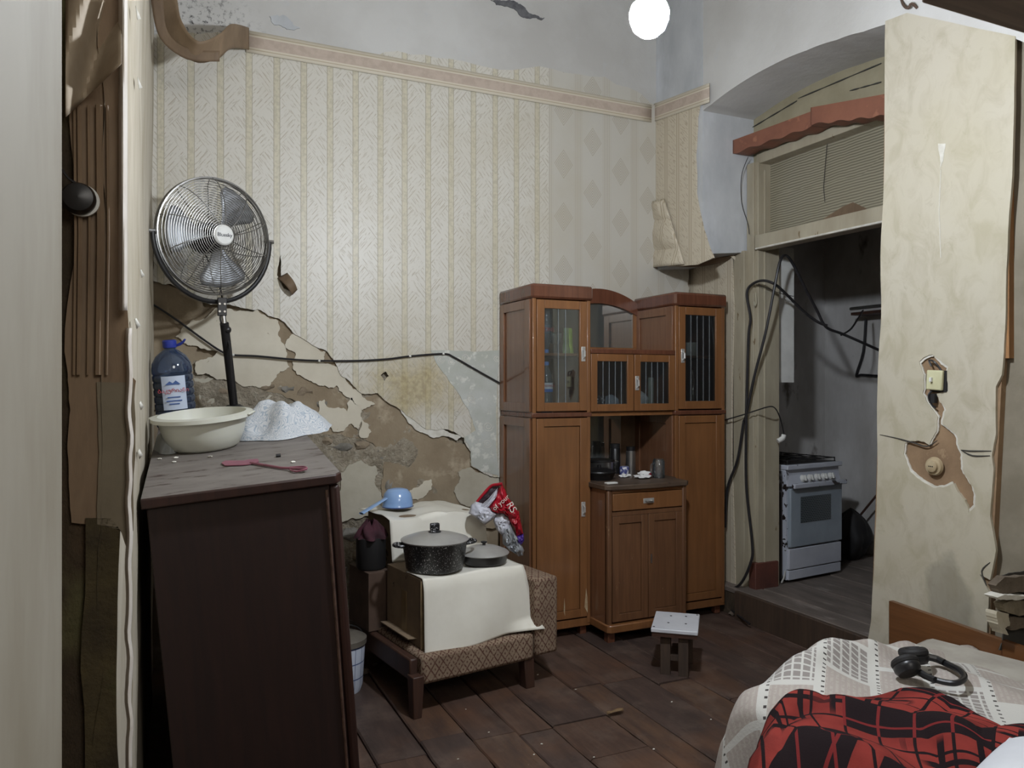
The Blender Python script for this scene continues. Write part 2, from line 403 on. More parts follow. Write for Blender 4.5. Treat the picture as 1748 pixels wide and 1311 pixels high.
def plank(name, x0, x1, y0, y1, parent, m, zt=0.0, th=.03):
    e = .0025; mb = MB(); n = 6; c = .006
    rnd = random.Random(int(x0*1000+y0*77))
    L = []
    for i in range(n+1):
        y = y0+e+(y1-y0-2*e)*i/n; w = rnd.uniform(-.0025, .0025); w2 = rnd.uniform(-.0025, .0025); dz = rnd.uniform(-.002, .002)
        L.append([(x0+e+w, y, zt-th), (x0+e+w, y, zt-c+dz), (x0+e+c+w, y, zt+dz), (x1-e-c+w2, y, zt+dz), (x1-e+w2, y, zt-c+dz), (x1-e+w2, y, zt-th)])
    vs = [v for r_ in L for v in r_]; fs = []
    for i in range(n):
        for k in range(5): fs.append((i*6+k, i*6+k+1, i*6+k+7, i*6+k+6))
    fs += [(0, 1, 2, 3, 4, 5), tuple(n*6+k for k in range(5, -1, -1))]
    mb.add(vs, fs); return obj(name, mb, m, parent)
x = -.58; k = 0; wr = random.Random(3)
while x < 3.27:
    w = min(wr.choice([.16, .2, .24, .27, .19, .3]), 3.28-x)
    if w < .05: break
    cuts = [-1.3]+sorted([wr.uniform(.4, 1.6), wr.uniform(2.0, 3.2)])+[D+.05]
    if x > .4 and x < 1.5: cuts = [-1.3, wr.uniform(.5, 1.2), 2.25+wr.uniform(-.3, .3), 2.85+wr.uniform(-.1, .1), D+.05]
    for a, b in zip(cuts, cuts[1:]): plank('plank', x, x+w, a, b, fb, PLK[(k+int(a*3)) % 4], wr.uniform(-.003, .003))
    x += w; k += 1
# ---- back wall
wb = struct('wall_back', MB().box(-.4, 3.62, D, D+.3, -.1, 4.0), PLASTER)
# crumbling rubble core showing through, lower left: a lumpy layer and separate stones
def lump(u, v):
    q = Vector((.05+1.6*u, D, .0+1.55*v)); n1 = noise.fractal(q*5, .6, 2.1, 5); n2 = abs(noise.noise(q*9))
    dd = .012+.014*n1-.012*n2
    edge = min(u, 1-u, v, 1-v)*14
    return (q.x, D-.003-max(0, min(edge, 1))*(max(dd, -.02)+.008), q.z)
obj('rubble_core', MB().grid(110, 110, lump), PLASTER_D, wb, smooth=60)
for i, (a, b, w_, h_) in enumerate([(455,660,26,14),(490,664,24,13),(520,668,28,16),(548,690,20,14),(380,668,22,12),(585,762,30,16),(618,760,26,14),(648,776,22,20),(560,752,22,12),(662,830,16,22),(660,868,18,20),(600,912,34,20),(640,905,22,18),(575,905,20,16),(612,948,26,18),(580,975,24,20),(630,980,22,18),(655,935,18,20)]):
    c = P(a, b, 'Y', D-.012); k_ = c.y/FPX*1.04
    st0 = random.Random(i+5).random()
    obj('stone', MB().icos(c, 1, 2, (w_*.55*k_, .022, h_*.55*k_), .55, i*3.1), [mat('rubble_stone_warm', (150, 136, 116), (120, 106, 88), 14, .95, bump=.7, dist=.01), mat('rubble_stone_grey', (142, 138, 130), (112, 108, 100), 14, .95, bump=.7, dist=.01)][i % 2], wb, smooth=45)
# smooth brown clay coat over the core (outline from the broken edge)
clay = [(440,520),(480,545),(500,560),(560,585),(640,640),(660,680),(700,715),(760,745),(800,760),(850,800),(850,900),(760,905),(700,885),(660,860),(655,800),(640,760),(590,745),(552,742),(525,705),(478,672),(440,660),(420,600)]
sheet('clay_coat', [clay], 'Y', D-.026, .026, PLASTER, wb, .14, 5, 4)
sheet('clay_coat', [[(262,478),(345,500),(352,560),(335,600),(330,640),(345,690),(262,700)]], 'Y', D-.020, .020, PLASTER, wb, .1, 4, 5)
# old limewash patches
for i, (pl, mm, dd) in enumerate([
    ([(330,545),(372,525),(440,528),(475,548),(485,588),(488,612),(494,627),(468,648),(460,659),(442,662),(401,649),(364,643),(337,640),(334,618),(349,613),(372,600),(330,590),(300,575)], CREAM, .034),
    ([(497,572),(520,574),(556,600),(551,618),(585,630),(592,652),(617,672),(640,690),(618,700),(600,683),(575,658),(549,658),(525,648),(508,640),(499,617),(505,604),(486,588)], CREAM, .036),
    ([(554,682),(562,696),(593,702),(600,678),(617,696),(612,733),(600,723),(586,736),(569,737),(562,728),(537,733),(535,709),(545,702),(544,685)], CREAM, .036),
    ([(617,714),(628,723),(634,737),(628,747),(614,745)], CREAM, .036),
    ([(597,792),(617,785),(640,795),(645,809),(641,829),(652,853),(645,871),(617,884),(583,891),(578,850),(580,809)], GREYW, .036),
    ([(782,806),(804,798),(823,808),(852,815),(852,862),(835,872),(800,865),(775,840)], GREYW, .034),
    ([(694,838),(712,832),(736,818),(737,835),(722,850),(704,852)], CREAM, .031),
    ([(345,690),(330,645),(365,645),(400,652),(440,664),(470,672),(460,682),(420,676),(395,690)], GREYW, .022),
    ]):
    sheet('limewash_patch', [pl], 'Y', D-dd, dd-.002, mm, wb, .17, 5, 20+i)
# herringbone wallpaper with its torn lower edge, and the holes in it
wp = [(262,60),(420,60),(1110,176),(1172,196),(1176,470),(1170,700),(1160,820),(852,815),(823,806),(804,795),(804,771),(792,747),(775,737),(727,733),(700,712),(672,692),(645,671),(630,672),(617,672),(600,655),(586,644),(561,603),(535,590),(497,563),(478,545),(441,528),(400,522),(360,520),(330,504),(290,484),(262,480)]
sheet('wallpaper', [wp, [(473,470),(478,433),(480,450),(480,470),(492,482),(495,497),(484,492)], [(650,640),(658,634),(664,642),(657,650)]], 'Y', D-.042, .008, PAPER, wb, [.10, .05, .15], 5, 9)
sheet('torn_paper_edge', [[(655,672),(668,684),(690,705),(720,722),(760,735),(792,745),(780,752),(752,745),(735,746),(712,735),(697,722),(684,700),(668,690)]], 'Y', D-.038, .006, WHITE_TORN, wb, .13, 4, 33)
sheet('blue_wallpaper', [[(735,598),(852,598),(852,812),(823,806),(805,795),(804,771),(792,747),(812,735),(800,700),(770,655),(752,630)]], 'Y', D-.045, .004, PAPER_BLUE, wb, .05, 3, 35)
# scroll ornaments printed in relief on the pale blue paper
for (cx_, cy_, r_) in [(752,614,7),(795,611,8),(770,618,6),(804,680,8),(833,728,9),(832,757,8),(780,705,6),(848,612,6)]:
    pts = [P(cx_+r_*(1-t/26)*cos(t*.55), cy_+r_*(1-t/26)*sin(t*.55), 'Y', D-.0455) for t in range(22)]
    obj('scroll_ornament', MB().tube(pts, .0016, 5), WHITE_TORN, wb)
# little flap of paper curling off beside the fan
def flap(u, v):
    c = P(482+20*v, 470+30*v, 'Y', D-.046); n = sin(v*2.6)*.05
    return (c.x+(u-.5)*.05*(1-.45*v), c.y-n, c.z+(u-.5)*.03)
obj('paper_flap', MB().grid(6, 10, flap), PAPER_BROWN, wb, solid=.001)
# white upper wall
up_loop = [(-.4, 3.16), (.42, 3.165), (1.4, 3.185), (3.05, 3.205), (3.62, 3.2), (3.62, 3.98), (-.4, 3.98)]
mb = MB().prism(jagged(up_loop, 0, 0), D-.03, D+.0, 'Y'); obj('whitewashed_upper_wall', mb, WHITEW, wb)
for i, pl in enumerate([[(838,0),(868,0),(900,18),(930,30),(925,34),(890,28),(860,10)], [(460,28),(485,26),(512,48),(490,50),(468,42)], [(780,150),(845,165),(850,172),(812,166),(778,158)]]):
    sheet('peeling_flake', [pl], 'Y', D-.036, .008, [mat('flake_grey', (110, 110, 112), (84, 84, 88), 30, .9), BLUEW, WHITE_TORN][i], wb, .16, 4, 50+i)
# border strip along the top of the wallpaper
def ribbon(a, b, w, yoff=(0, 0), n=20):
    return lambda u, v: (a+(b-a)*u)+Vector((yoff[0], yoff[1], 0))+Vector((0, 0, (v-.5)*w))
A0, A1 = P(420, 70, 'Y', D-.05), P(1112, 194, 'Y', D-.05)
obj('border_strip', MB().grid(24, 4, ribbon(A0, A1, .115)), BORDER, wb, solid=.003)
# ---- left: wall face, recess, nearer wall
LW = mat('left_wall_paint', (182, 174, 158), (158, 148, 128), 7, .7, bump=.6, dist=.012, stretch=(1, 1, .3), c3=(150, 136, 110), s3=9, lo3=.66, hi3=.7)
NEARP = mat('near_wall_woodgrain_paper', (158, 152, 138), (140, 132, 115), 5, .6, bump=.03, stretch=(1, 1.1, .55), c3=(168, 162, 150), s3=3)
def left_face(u, v):
    y = 1.60+(D-1.60)*u; z = -.1+4.1*v
    x = -.077+.047*u
    n = noise.fractal(Vector((y*1.5, z*1.2, 1)), .6, 2, 3)*.008
    if u < .02: x -= .02+.018*noise.noise(Vector((z*6, 3, 0)))
    if z < 1.15 and u < .25: x -= .006
    return (x+n*min(1, u*8+.3), y+(.02*noise.noise(Vector((z*4, 0, 7))) if u < .01 else 0), z)
mbl = MB().grid(70, 120, left_face); wl = struct('wall_left', mbl, LW, smooth=60)
obj('wall_core', MB().box(-.5, -.118, 1.62, D, -.1, 4), PLASTER_D, wl)
RD = mat('recess_mud_board', (74, 60, 44), (50, 42, 30), 9, .95, bump=.8, dist=.02, c3=(88, 84, 56), s3=6, lo3=.55, hi3=.7, stretch=(1, 1, .5))
obj('recess_end', MB().box(-.5, -.1, 1.615, 1.66, -.1, 4.0), RD, wl)
wn = struct('wall_left_near', MB().box(-.5, -.0775, -1.3, .775, -.1, 4.0), NEARP, bevel=.004)
struct('wall_left_recess_back', MB().box(-.55, -.5, -1.3, 1.66, -.1, 4.0), PAPER_BROWN)
# browned paper hanging on the recess end: strips, with the torn edge
rp = mat('browned_panel_paper', (142, 120, 96), (116, 96, 76), 7, .7, bump=.3, c3=(140, 120, 96), s3=5, stretch=(2, 1, .5))
sheet('hanging_wallpaper', [[(112,-30),(205,-30),(212,300),(214,480),(222,640),(232,650),(228,905),(215,925),(205,905),(180,896),(122,892),(120,700),(110,600)]], 'Y', 1.605, .006, rp, wl, .03, 4, 61)
sheet('hanging_wallpaper', [[(165,652),(228,652),(228,905),(216,935),(206,905),(166,895)]], 'Y', 1.600, .004, mat('greyed_paper', (134, 124, 104), (116, 106, 88), 6, .7, bump=.3), wl, .02, 3, 62)
sheet('board', [[(146,885),(190,885),(205,905),(208,1400),(146,1400)]], 'Y', 1.600, .012, mat('mossy_board', (84, 74, 48), (58, 50, 36), 8, .95, bump=.7, dist=.015, c3=(72, 78, 44), s3=5), wl, .02, 3, 63)
for (x0_, w_) in [(126, 3), (134, 5), (150, 3), (168, 8), (182, 3)]:
    obj('paper_ridge', MB().tube([P(x0_, 640, 'Y', 1.598), P(x0_+3, 400, 'Y', 1.598), P(x0_+1, 180, 'Y', 1.598)], .0008*w_, 6), rp, wl)
def fold(u, v):   # torn sheet folding forward at the top of the recess
    px = 112+95*u; py = -20+220*v*(1-.55*u)+30*u
    c = P(px, py, 'Y', 1.585-.05*sin(u*5+v*3)-.05*v)
    return c
obj('folded_paper', MB().grid(16, 16, fold), mat('folded_paper_light', (176, 162, 142), (150, 134, 112), 6, .7, bump=.2), wl, solid=.001)
def edge_curl(u, v):
    py = -30+560*v
    c = P(203+14*u, py, 'Y', 1.60-.035*sin(u*3.1)-.02*sin(v*9)*u); return c
obj('curled_paper_edge', MB().grid(8, 40, edge_curl), mat('curl_white', (206, 200, 192), (190, 180, 168), 7, .6, bump=.2), wl, solid=.0015)
def edge_strip(u, v):
    py = 560+760*v; r = 6*noise.noise(Vector((v*14, 1, 1)))
    return P(215+r+10*u, py, 'Y', 1.60-.02*sin(u*3.1))
obj('curled_paper_edge', MB().grid(6, 50, edge_strip), MATS['curl_white'], wl, solid=.0015)
for (a, b, s) in [(250,150,9),(252,80,7),(246,440,6),(240,560,8),(243,690,6),(238,770,5)]:
    f0 = P(a, b, 'X', -.058)
    f0 = Vector((-.056, 2.0+random.random()*1.0, P(a, b, 'Y', 2.4).z))
    obj('paint_flake', MB().add([f0, f0+Vector((.003, .05, .006)), f0+Vector((.004, .03, -.022)), f0+Vector((.012, .045, -.012))], [(0, 1, 3), (0, 3, 2)]), WHITE_TORN, wl, solid=.001)
# ---- right side: overhanging flue above, lower wall, niche reveal, arch, pier
XR = 3.0
wr_ = struct('wall_right', MB().box(3.3, 3.62, 3.84, D, -.1, 2.22), PAPER)
fl = MB().add([(XR, 3.77, 2.22), (3.4, 3.77, 2.26), (3.4, D, 2.22), (XR, D, 2.18), (XR, 3.77, 4), (3.4, 3.77, 4), (3.4, D, 4), (XR, D, 4)],
              [(3, 2, 1, 0), (4, 5, 6, 7), (0, 1, 5, 4), (1, 2, 6, 5), (2, 3, 7, 6), (3, 0, 4, 7)])
obj('flue_overhang', fl, BLUEW, wr_)
def paper_y(name):
    t = NT(name); x, y, z = t.xyz()
    u = t.math('FRACT', t.math('DIVIDE', y, .125)); w = t.math('ABSOLUTE', t.math('SUBTRACT', u, .5))
    bl = t.math('LESS_THAN', t.math('ABSOLUTE', t.math('SUBTRACT', w, .42)), .035)
    s1 = t.noise(1, 2, .5, t.vec(t.math('MULTIPLY', t.math('ADD', y, z), 15), t.math('MULTIPLY', t.math('SUBTRACT', y, z), 100), 0))
    st = t.math('MULTIPLY', t.step(s1, .54, .62), t.math('LESS_THAN', w, .33))
    c = t.mix(t.math('MULTIPLY', st, .6), lin((200, 190, 170)), lin((162, 146, 122)))
    c = t.mix(t.math('MULTIPLY', bl, .8), c, lin((166, 152, 128)))
    t.col(c); t.set(rough=.5); t.bump(t.math('ADD', st, t.math('MULTIPLY', t.noise(9, 4), 2)), .4, .003); return t.m
PAPERY = paper_y('wallpaper_stripe_side')
sheet('wallpaper', [[(1113,178),(1150,166),(1196,156),(1190,200),(1188,330),(1200,390),(1218,440),(1190,452),(1140,455),(1128,420),(1112,350)]], 'X', XR-.012, .010, PAPERY, wr_, .02, 3, 71)
sheet('wallpaper', [[(1140,458),(1250,440),(1253,520),(1256,1040),(1170,1040),(1170,470)]], 'X', 3.292, .006, PAPERY, wr_, .01, 2, 72)
def crumple(u, v):   # crumpled paper box corner at the foot of the overhang
    px = 1106+28*u+34*v*u; py = 345+112*v-6*u
    c = P(px, py, 'X', XR-.02-.035*sin(u*3)*abs(sin(v*7+1))-.01*noise.noise(Vector((u*5, v*9, 2)))); return c
obj('crumpled_paper', MB().grid(10, 20, crumple), PAPERY, wr_, solid=.001)
def under(u, v):
    a = P(1140+112*u, 454-17*u, 'X', XR-.02+.3*u); a.z += .004
    b = a+Vector((.05, .02, -.03*sin(u*3.1)))
    return a.lerp(b, v)
obj('torn_paper_edge', MB().grid(10, 3, under), PAPER_BROWN, wr_, solid=.002)
def curl2(u, v):
    c = P(1215+38*u, 443-10*sin(u*3), 'D', 4.87); c.z += .02*v-.02*u; c.y -= .05*v*(1-u)+.02; return c
obj('paper_flap', MB().grid(8, 4, curl2), PAPERY, wr_, solid=.0015)
B1 = P(1112, 194, 'X', XR-.018); B2 = P(1211, 158, 'X', XR-.018)
obj('border_strip', MB().grid(8, 4, ribbon(B1, B2, .115)), BORDER, wr_, solid=.003)
# arch spandrel and intrados
arc = [(3.79, 3.085), (3.70, 3.104), (3.448, 3.141), (3.177, 3.150), (2.95, 3.135), (2.755, 3.11), (2.6, 3.085), (2.40, 3.05)]
def arcpts(l, n=6):
    out = []
    for i in range(len(l)-1):
        for k in range(n): out.append((l[i][0]+(l[i+1][0]-l[i][0])*k/n, l[i][1]+(l[i+1][1]-l[i][1])*k/n+.004*sin(pi*k/n)))
    return out+[l[-1]]
wa = struct('wall_right_arch', MB().prism(arcpts(arc)+[(2.40, 4.0), (3.79, 4.0)], XR+.004, 3.415, 'X'), WHITEW, smooth=25)
tym = struct('wall_right_tympanum', MB().box(3.40, 3.62, 2.0, 3.9, 2.80, 4.0), mat('dirty_cream_wall', (158, 150, 126), (138, 130, 106), 4, .85, bump=.3))
for (a, b) in [((1283,218),(1360,172)), ((1362,168),(1504,108)), ((1450,155),(1504,140))]:
    p0 = P(*a, 'X', 3.39); p1 = P(*b, 'X', 3.39)
    pts = [p0.lerp(p1, k/12)+Vector((0, 0, .012*noise.noise(Vector((k, a[0], 0))))) for k in range(13)]
    obj('plaster_crack', MB().tube(pts, lambda t: .0015+.003*abs(sin(t*9)), 5), mat('crack_dark', (66, 64, 60), None, 5, 1, bump=0), tym)
# pier with marbled paper
pierp = [P(a, b, 'X', XR) for a, b in [(1511,-70),(1511,35),(1507,400),(1500,700),(1487,1065),(1480,1250),(1472,1420)]]
py_ = [(p.y, p.z) for p in pierp]; py_[0] = (py_[0][0], 4.0); py_[-1] = (py_[-1][0], -.1)
pr = [P(a, b, 'X', XR) for a, b in [(1686,1420),(1692,1000),(1712,600),(1728,60)]]
py_ += [(pr[0].y, -.1)]+[(p.y, p.z) for p in pr[1:]]+[(pr[-1].y, 4.0)]
wpier = struct('wall_right_pier', MB().prism(py_, XR+.001, 3.42, 'X'), mat('pier_plaster_brown', (152, 126, 98), (130, 106, 82), 6, .95, bump=.5, c3=(170, 146, 116), s3=12))
sheet('whitewashed_pier_top', [[(1508,-80),(1790,-80),(1790,90),(1733,66),(1640,46),(1548,26),(1510,40)]], 'X', XR-.008, .009, WHITEW, wpier, 0, 0, 3)
hole1 = [(1582,612),(1594,608),(1606,622),(1616,628),(1616,668),(1600,672),(1612,700),(1606,724),(1632,748),(1640,775),(1640,800),(1658,828),(1662,862),(1650,872),(1644,850),(1625,822),(1600,830),(1575,818),(1555,800),(1545,775),(1548,756),(1570,752),(1590,760),(1602,735),(1604,712),(1588,690),(1578,672),(1580,640),(1572,620)]
hc = (sum(p[0] for p in hole1)/len(hole1), sum(p[1] for p in hole1)/len(hole1))
hole2 = [(a+(3 if a > 1605 else -3), b+(3 if b > 780 else -3 if b < 640 else 0)) for a, b in hole1]
sheet('torn_paper_edge', [[(1535,598),(1675,598),(1675,885),(1535,885)], hole1], 'X', XR-.008, .007, WHITE_TORN, wpier, [0, .09], 3, 81)
sheet('wallpaper', [[(1511,36),(1548,22),(1640,42),(1733,62),(1728,300),(1716,560),(1710,640),(1700,660),(1700,740),(1693,778),(1696,800),(1690,880),(1700,940),(1690,990),(1672,980),(1688,1010),(1684,1100),(1480,1100),(1487,1060),(1497,700),(1504,400)], hole2], 'X', XR-.012, .012, MARBLE, wpier, [.012, .09], 3, 81)
for i, pts in enumerate([[(1502,742),(1530,748),(1560,756),(1582,762),(1600,752)], [(1640,768),(1660,778),(1690,778)], [(1640,768),(1655,770),(1692,770)], [(1690,960),(1676,975),(1684,1000)]]):
    q = [P(a, b, 'X', XR-.013) for a, b in pts]
    obj('plaster_crack', MB().tube(q, lambda t: .0012+.0022*sin(t*3), 5, smooth=4), MATS['crack_dark'], wpier)
obj('worn_patch', sheet('x', [[(1601,245),(1614,245),(1610,275),(1604,290)]], 'X', XR-.0135, .001, WHITE_TORN, wpier, .05, 2, 5) and MB().tube([P(1606,290,'X',XR-.013), P(1603,360,'X',XR-.013), P(1606,440,'X',XR-.013)], .002, 5), WHITE_TORN, wpier)
for o in list(COL.objects):
    if o.name == 'x': o.name = 'paint_chip'
# recess right of the pier
wfr = struct('wall_right_far_recess', MB().box(3.30, 3.42, -1.3, 1.93, -.1, 4.0), mat('recess_grey_paint', (140, 132, 116), (122, 114, 98), 5, .85, bump=.3))
STONE = mat('rubble_stone', (150, 140, 120), (112, 102, 84), 12, .95, bump=.7, dist=.012)
STONE2 = mat('rubble_stone_dark', (112, 100, 86), (84, 74, 62), 12, .95, bump=.7, dist=.012)
sh = MB().box(2.99, 3.30, 1.2, 1.905, .30, .62); obj('broken_masonry', sh, PLASTER_D, wfr)
for i in range(16):
    r0 = random.Random(i+40); c = (3.0+r0.uniform(0, .12), 1.24+.16*(i % 4)+r0.uniform(-.02, .02), .36+.08*(i//4)+r0.uniform(-.01, .01))
    obj('stone', MB().icos(c, .055, 1, (1, 1.2, .6), .5, i), [STONE, STONE2][i % 2], wfr, smooth=25)
obj('pier_reveal', MB().box(3.03, 3.3, 1.80, pr[0].y+.012, -.1, 4.0), MATS['recess_grey_paint'], wpier, bevel=.01)
vy = 1.799
for nm_, pl_, th_, mm_ in (('masonry_cavity', [(1706,985),(1725,978),(1748,975),(1790,975),(1790,1110),(1706,1110)], .004, MATS['crack_dark']), ('plaster_lump', [(1700,1000),(1716,985),(1790,982),(1790,1014),(1730,1012),(1708,1018)], .03, STONE2), ('white_shard', [(1703,1020),(1715,1015),(1740,1017),(1790,1012),(1790,1024),(1735,1025),(1708,1024)], .05, WHITE_TORN), ('stone', [(1712,1032),(1730,1024),(1790,1026),(1790,1048),(1740,1052),(1716,1044)], .035, STONE), ('torn_paper_edge', [(1702,1044),(1722,1048),(1724,1068),(1716,1072),(1722,1084),(1712,1082),(1704,1066)], .04, MARBLE), ('stone', [(1724,1054),(1790,1056),(1790,1080),(1726,1076)], .03, STONE2)):
    sheet(nm_, [pl_], 'Y', vy-th_, th_, mm_, wpier, .1, 3, 11)
p0 = P(1715, 300, 'X', 3.02); p1 = P(1712, 612, 'X', 3.02)
obj('wooden_edge_strip', MB().box(3.0, 3.05, p0.y-.03, p0.y+.005, p1.z, p0.z), wood('bare_orange_wood', (166, 122, 78), (140, 98, 58), rough=.6), wpier)
# lower casing, door frame, transom
FRAME = mat('yellowed_door_paint', (172, 164, 144), (153, 144, 124), 6, .6, bump=.35, stretch=(1, 1, .3), c3=(110, 92, 62), s3=22, lo3=.68, hi3=.72)
MAR = mat('red_brown_paint', (96, 56, 46), (76, 46, 40), 8, .6, bump=.3)
t1 = bpy.data.objects.new('trim_1', None); COL.objects.link(t1); t1['kind'] = 'structure'; t1['label'] = 'flaking yellowed door frame with transom'
obj('wall_strip', MB().box(3.30, 3.45, 3.745, 3.90, -.1, 2.26), FRAME, t1, bevel=.004)
obj('casing_board', MB().box(3.335, 3.40, 3.70, 3.76, .17, 2.80), FRAME, t1, bevel=.003)
obj('jamb', MB().box(3.35, 3.52, 3.675, 3.72, .17, 2.80), FRAME, t1, bevel=.003)
obj('jamb_bead', MB().tube([(3.40, 3.673, .2), (3.40, 3.673, 2.75)], .006, 6), FRAME, t1)
obj('painted_jamb_foot', MB().box(3.315, 3.50, 3.66, 3.72, .05, .33), MAR, t1, bevel=.004)
obj('jamb', MB().box(3.35, 3.52, 2.50, 2.56, .17, 2.80), FRAME, t1, bevel=.003)
lt = [(3.69, 2.255), (3.69, 2.345), (2.50, 2.335), (2.50, 2.245)]
obj('lintel', MB().prism(lt, 3.335, 3.42, 'X'), FRAME, t1, bevel=.003)
obj('lintel_bead', MB().tube([(3.335, 3.68, 2.262), (3.335, 2.5, 2.252)], .006, 6), WHITE_TORN, t1)
obj('top_rail', MB().box(3.36, 3.46, 2.5, 3.7, 2.79, 2.85), FRAME, t1, bevel=.003)
def ribbed():
    t = NT('ribbed_dirty_glass'); t.t.nodes.remove(t.b); x, y, z = t.xyz()
    rib = t.math('SINE', t.math('MULTIPLY', t.math('ADD', z, t.math('MULTIPLY', t.noise(6, 2), .02)), 420))
    df = t.n('ShaderNodeBsdfDiffuse'); t.put(df.inputs[0], t.mix(t.step(rib, -1, 1), lin((182, 176, 154)), lin((128, 122, 104))))
    gl = t.n('ShaderNodeBsdfGlossy'); gl.inputs['Roughness'].default_value = .2
    tr = t.n('ShaderNodeBsdfTransparent'); tr.inputs[0].default_value = (.8, .8, .7, 1)
    a = t.n('ShaderNodeMixShader'); a.inputs[0].default_value = .25; t.l(df.outputs[0], a.inputs[1]); t.l(tr.outputs[0], a.inputs[2])
    b = t.n('ShaderNodeMixShader'); b.inputs[0].default_value = .1; t.l(a.outputs[0], b.inputs[1]); t.l(gl.outputs[0], b.inputs[2])
    bm = t.n('ShaderNodeBump'); bm.inputs['Strength'].default_value = .6; bm.inputs['Distance'].default_value = .003; t.l(rib, bm.inputs['Height'])
    t.l(bm.outputs[0], df.inputs['Normal']); t.l(bm.outputs[0], gl.inputs['Normal']); t.l(b.outputs[0], t.out.inputs[0]); return t.m
RIB = ribbed()
cr = (P(1505, 275, 'X', 3.45), P(1420, 315, 'X', 3.45), P(1330, 328, 'X', 3.45))
win = MB().box(3.447, 3.453, 2.54, 3.69, 2.33, 2.82)
win = struct('window_1', win, RIB); win['label'] = 'ribbed transom glass over the kitchen doorway'
sheet('cracked_pane', [[(1325,330),(1400,318),(1440,305),(1470,300),(1512,262),(1512,372),(1325,400)]], 'X', 3.440, .004, RIB, win, .03, 3, 91)
sheet('glass_gap', [[(1398,378),(1440,352),(1456,345),(1478,355),(1490,372)]], 'X', 3.436, .002, PAPER_BROWN, win, .03, 3, 92)
obj('crack_line', MB().tube([P(1412,245,'X',3.436), P(1408,290,'X',3.436), P(1406,320,'X',3.436), P(1408,345,'X',3.436)], .002, 5), MATS['crack_dark'], win)
# ---- kitchen beyond
KW = mat('kitchen_grey_wall', (208, 206, 204), (178, 175, 171), 3, .85, bump=.35, c3=(112, 104, 97), s3=5, lo3=.62, hi3=.72, stretch=(1, 1, .5))
wk = struct('wall_kitchen_back', MB().box(3.40, 4.95, 4.47, 4.62, 0, 3.2), KW)
struct('wall_kitchen_side', MB().box(4.75, 4.9, 1.4, 4.47, 0, 3.2), KW)
struct('wall_kitchen_near', MB().box(3.42, 4.9, 1.35, 1.45, 0, 3.2), KW)
struct('ceiling_kitchen', MB().box(3.42, 4.95, 1.35, 4.6, 3.1, 3.2), KW)
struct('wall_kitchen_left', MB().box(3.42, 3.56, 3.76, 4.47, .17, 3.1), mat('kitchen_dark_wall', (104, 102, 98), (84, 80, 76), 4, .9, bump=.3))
kf = bpy.data.objects.new('floor_kitchen', None); COL.objects.link(kf); kf['kind'] = 'structure'
obj('slab', MB().box(3.22, 4.9, 1.4, 4.5, -.1, .135), RD, kf)
KP = mat('kitchen_board_grey', (112, 102, 95), (88, 80, 74), 5, .65, bump=.3, stretch=(3, .8, 1), c3=(132, 124, 118), s3=4)
xx = 3.215; q = 0
for w in (.16, .3, .34, .32, .36, .2):
    plank('plank', xx, xx+w, 2.2+(.35 if q % 2 else 0), 4.46, kf, KP, .17+.001*q); 
    plank('plank', xx, xx+w, 1.45, 2.2+(.35 if q % 2 else 0), kf, KP, .168); xx += w; q += 1
struct('trim_2', MB().box(3.185, 3.215, 2.50, 3.70, -.02, .168), wood('step_riser', (78, 62, 50), (60, 48, 40), rough=.6), bevel=.004)['label'] = 'dark wooden riser of the kitchen step'
obj('reveal_board', MB().box(3.555, 3.70, 3.735, 3.758, 1.44, 2.30), WHITEP, t1)
bpy.data.objects['reveal_board'].location = (0, 0, 0)
# unseen rest of the room: ceiling, wall behind and to the right of the camera
struct('ceiling', MB().box(-.6, 3.7, -1.4, D+.3, 4.0, 4.1), WHITEW)
struct('wall_rear', MB().box(-.6, 3.7, -1.45, -1.3, -.1, 4.0), LW)

# ---- top right beam
BR = P(1570, 6, 'Y', .9)
o = centred(obj('wooden_beam', MB().box(BR.x, 3.28, .80, .9, BR.z, BR.z+.22), wood('brown_beam', (138, 120, 104), (116, 98, 84), rough=.6, stretch=(1, 14, 14)), bevel=.006))
tag(o, 'brown wooden beam crossing the top right corner above the bed', 'beam')

# ================================================================ LAMP
t = thing('light_bulb', 'glowing white bulb hanging from the ceiling', 'light bulb', BULB_POS)
em = NT('bulb_glow'); em.t.nodes.remove(em.b); e = em.n('ShaderNodeEmission'); e.inputs[0].default_value = (.86, .92, 1, 1)
BR_ = .060; e.inputs[1].default_value = BULB_POWER/(4*pi*BR_**2)/pi; em.l(e.outputs[0], em.out.inputs[0])
obj('globe', MB().lathe([(0, -.062), (.026, -.058), (.047, -.040), (.058, -.012), (.060, .008), (.053, .03), (.034, .048)], 24), em.m, t, world=False)
obj('bulb_base', MB().lathe([(.034, .045), (.036, .07), (.022, .095), (.016, .12), (.016, .15), (.0, .15)], 20), WHITEP, t, world=False)
obj('lamp_holder', MB().lathe([(.021, .12), (.023, .17), (.012, .19), (0, .19)], 20), BLACK, t, world=False)
obj('flex', MB().tube([(0, 0, .18), (.004, 0, .8), (0, 0, 1.47)], .003, 6), RUBBER, t, world=False)

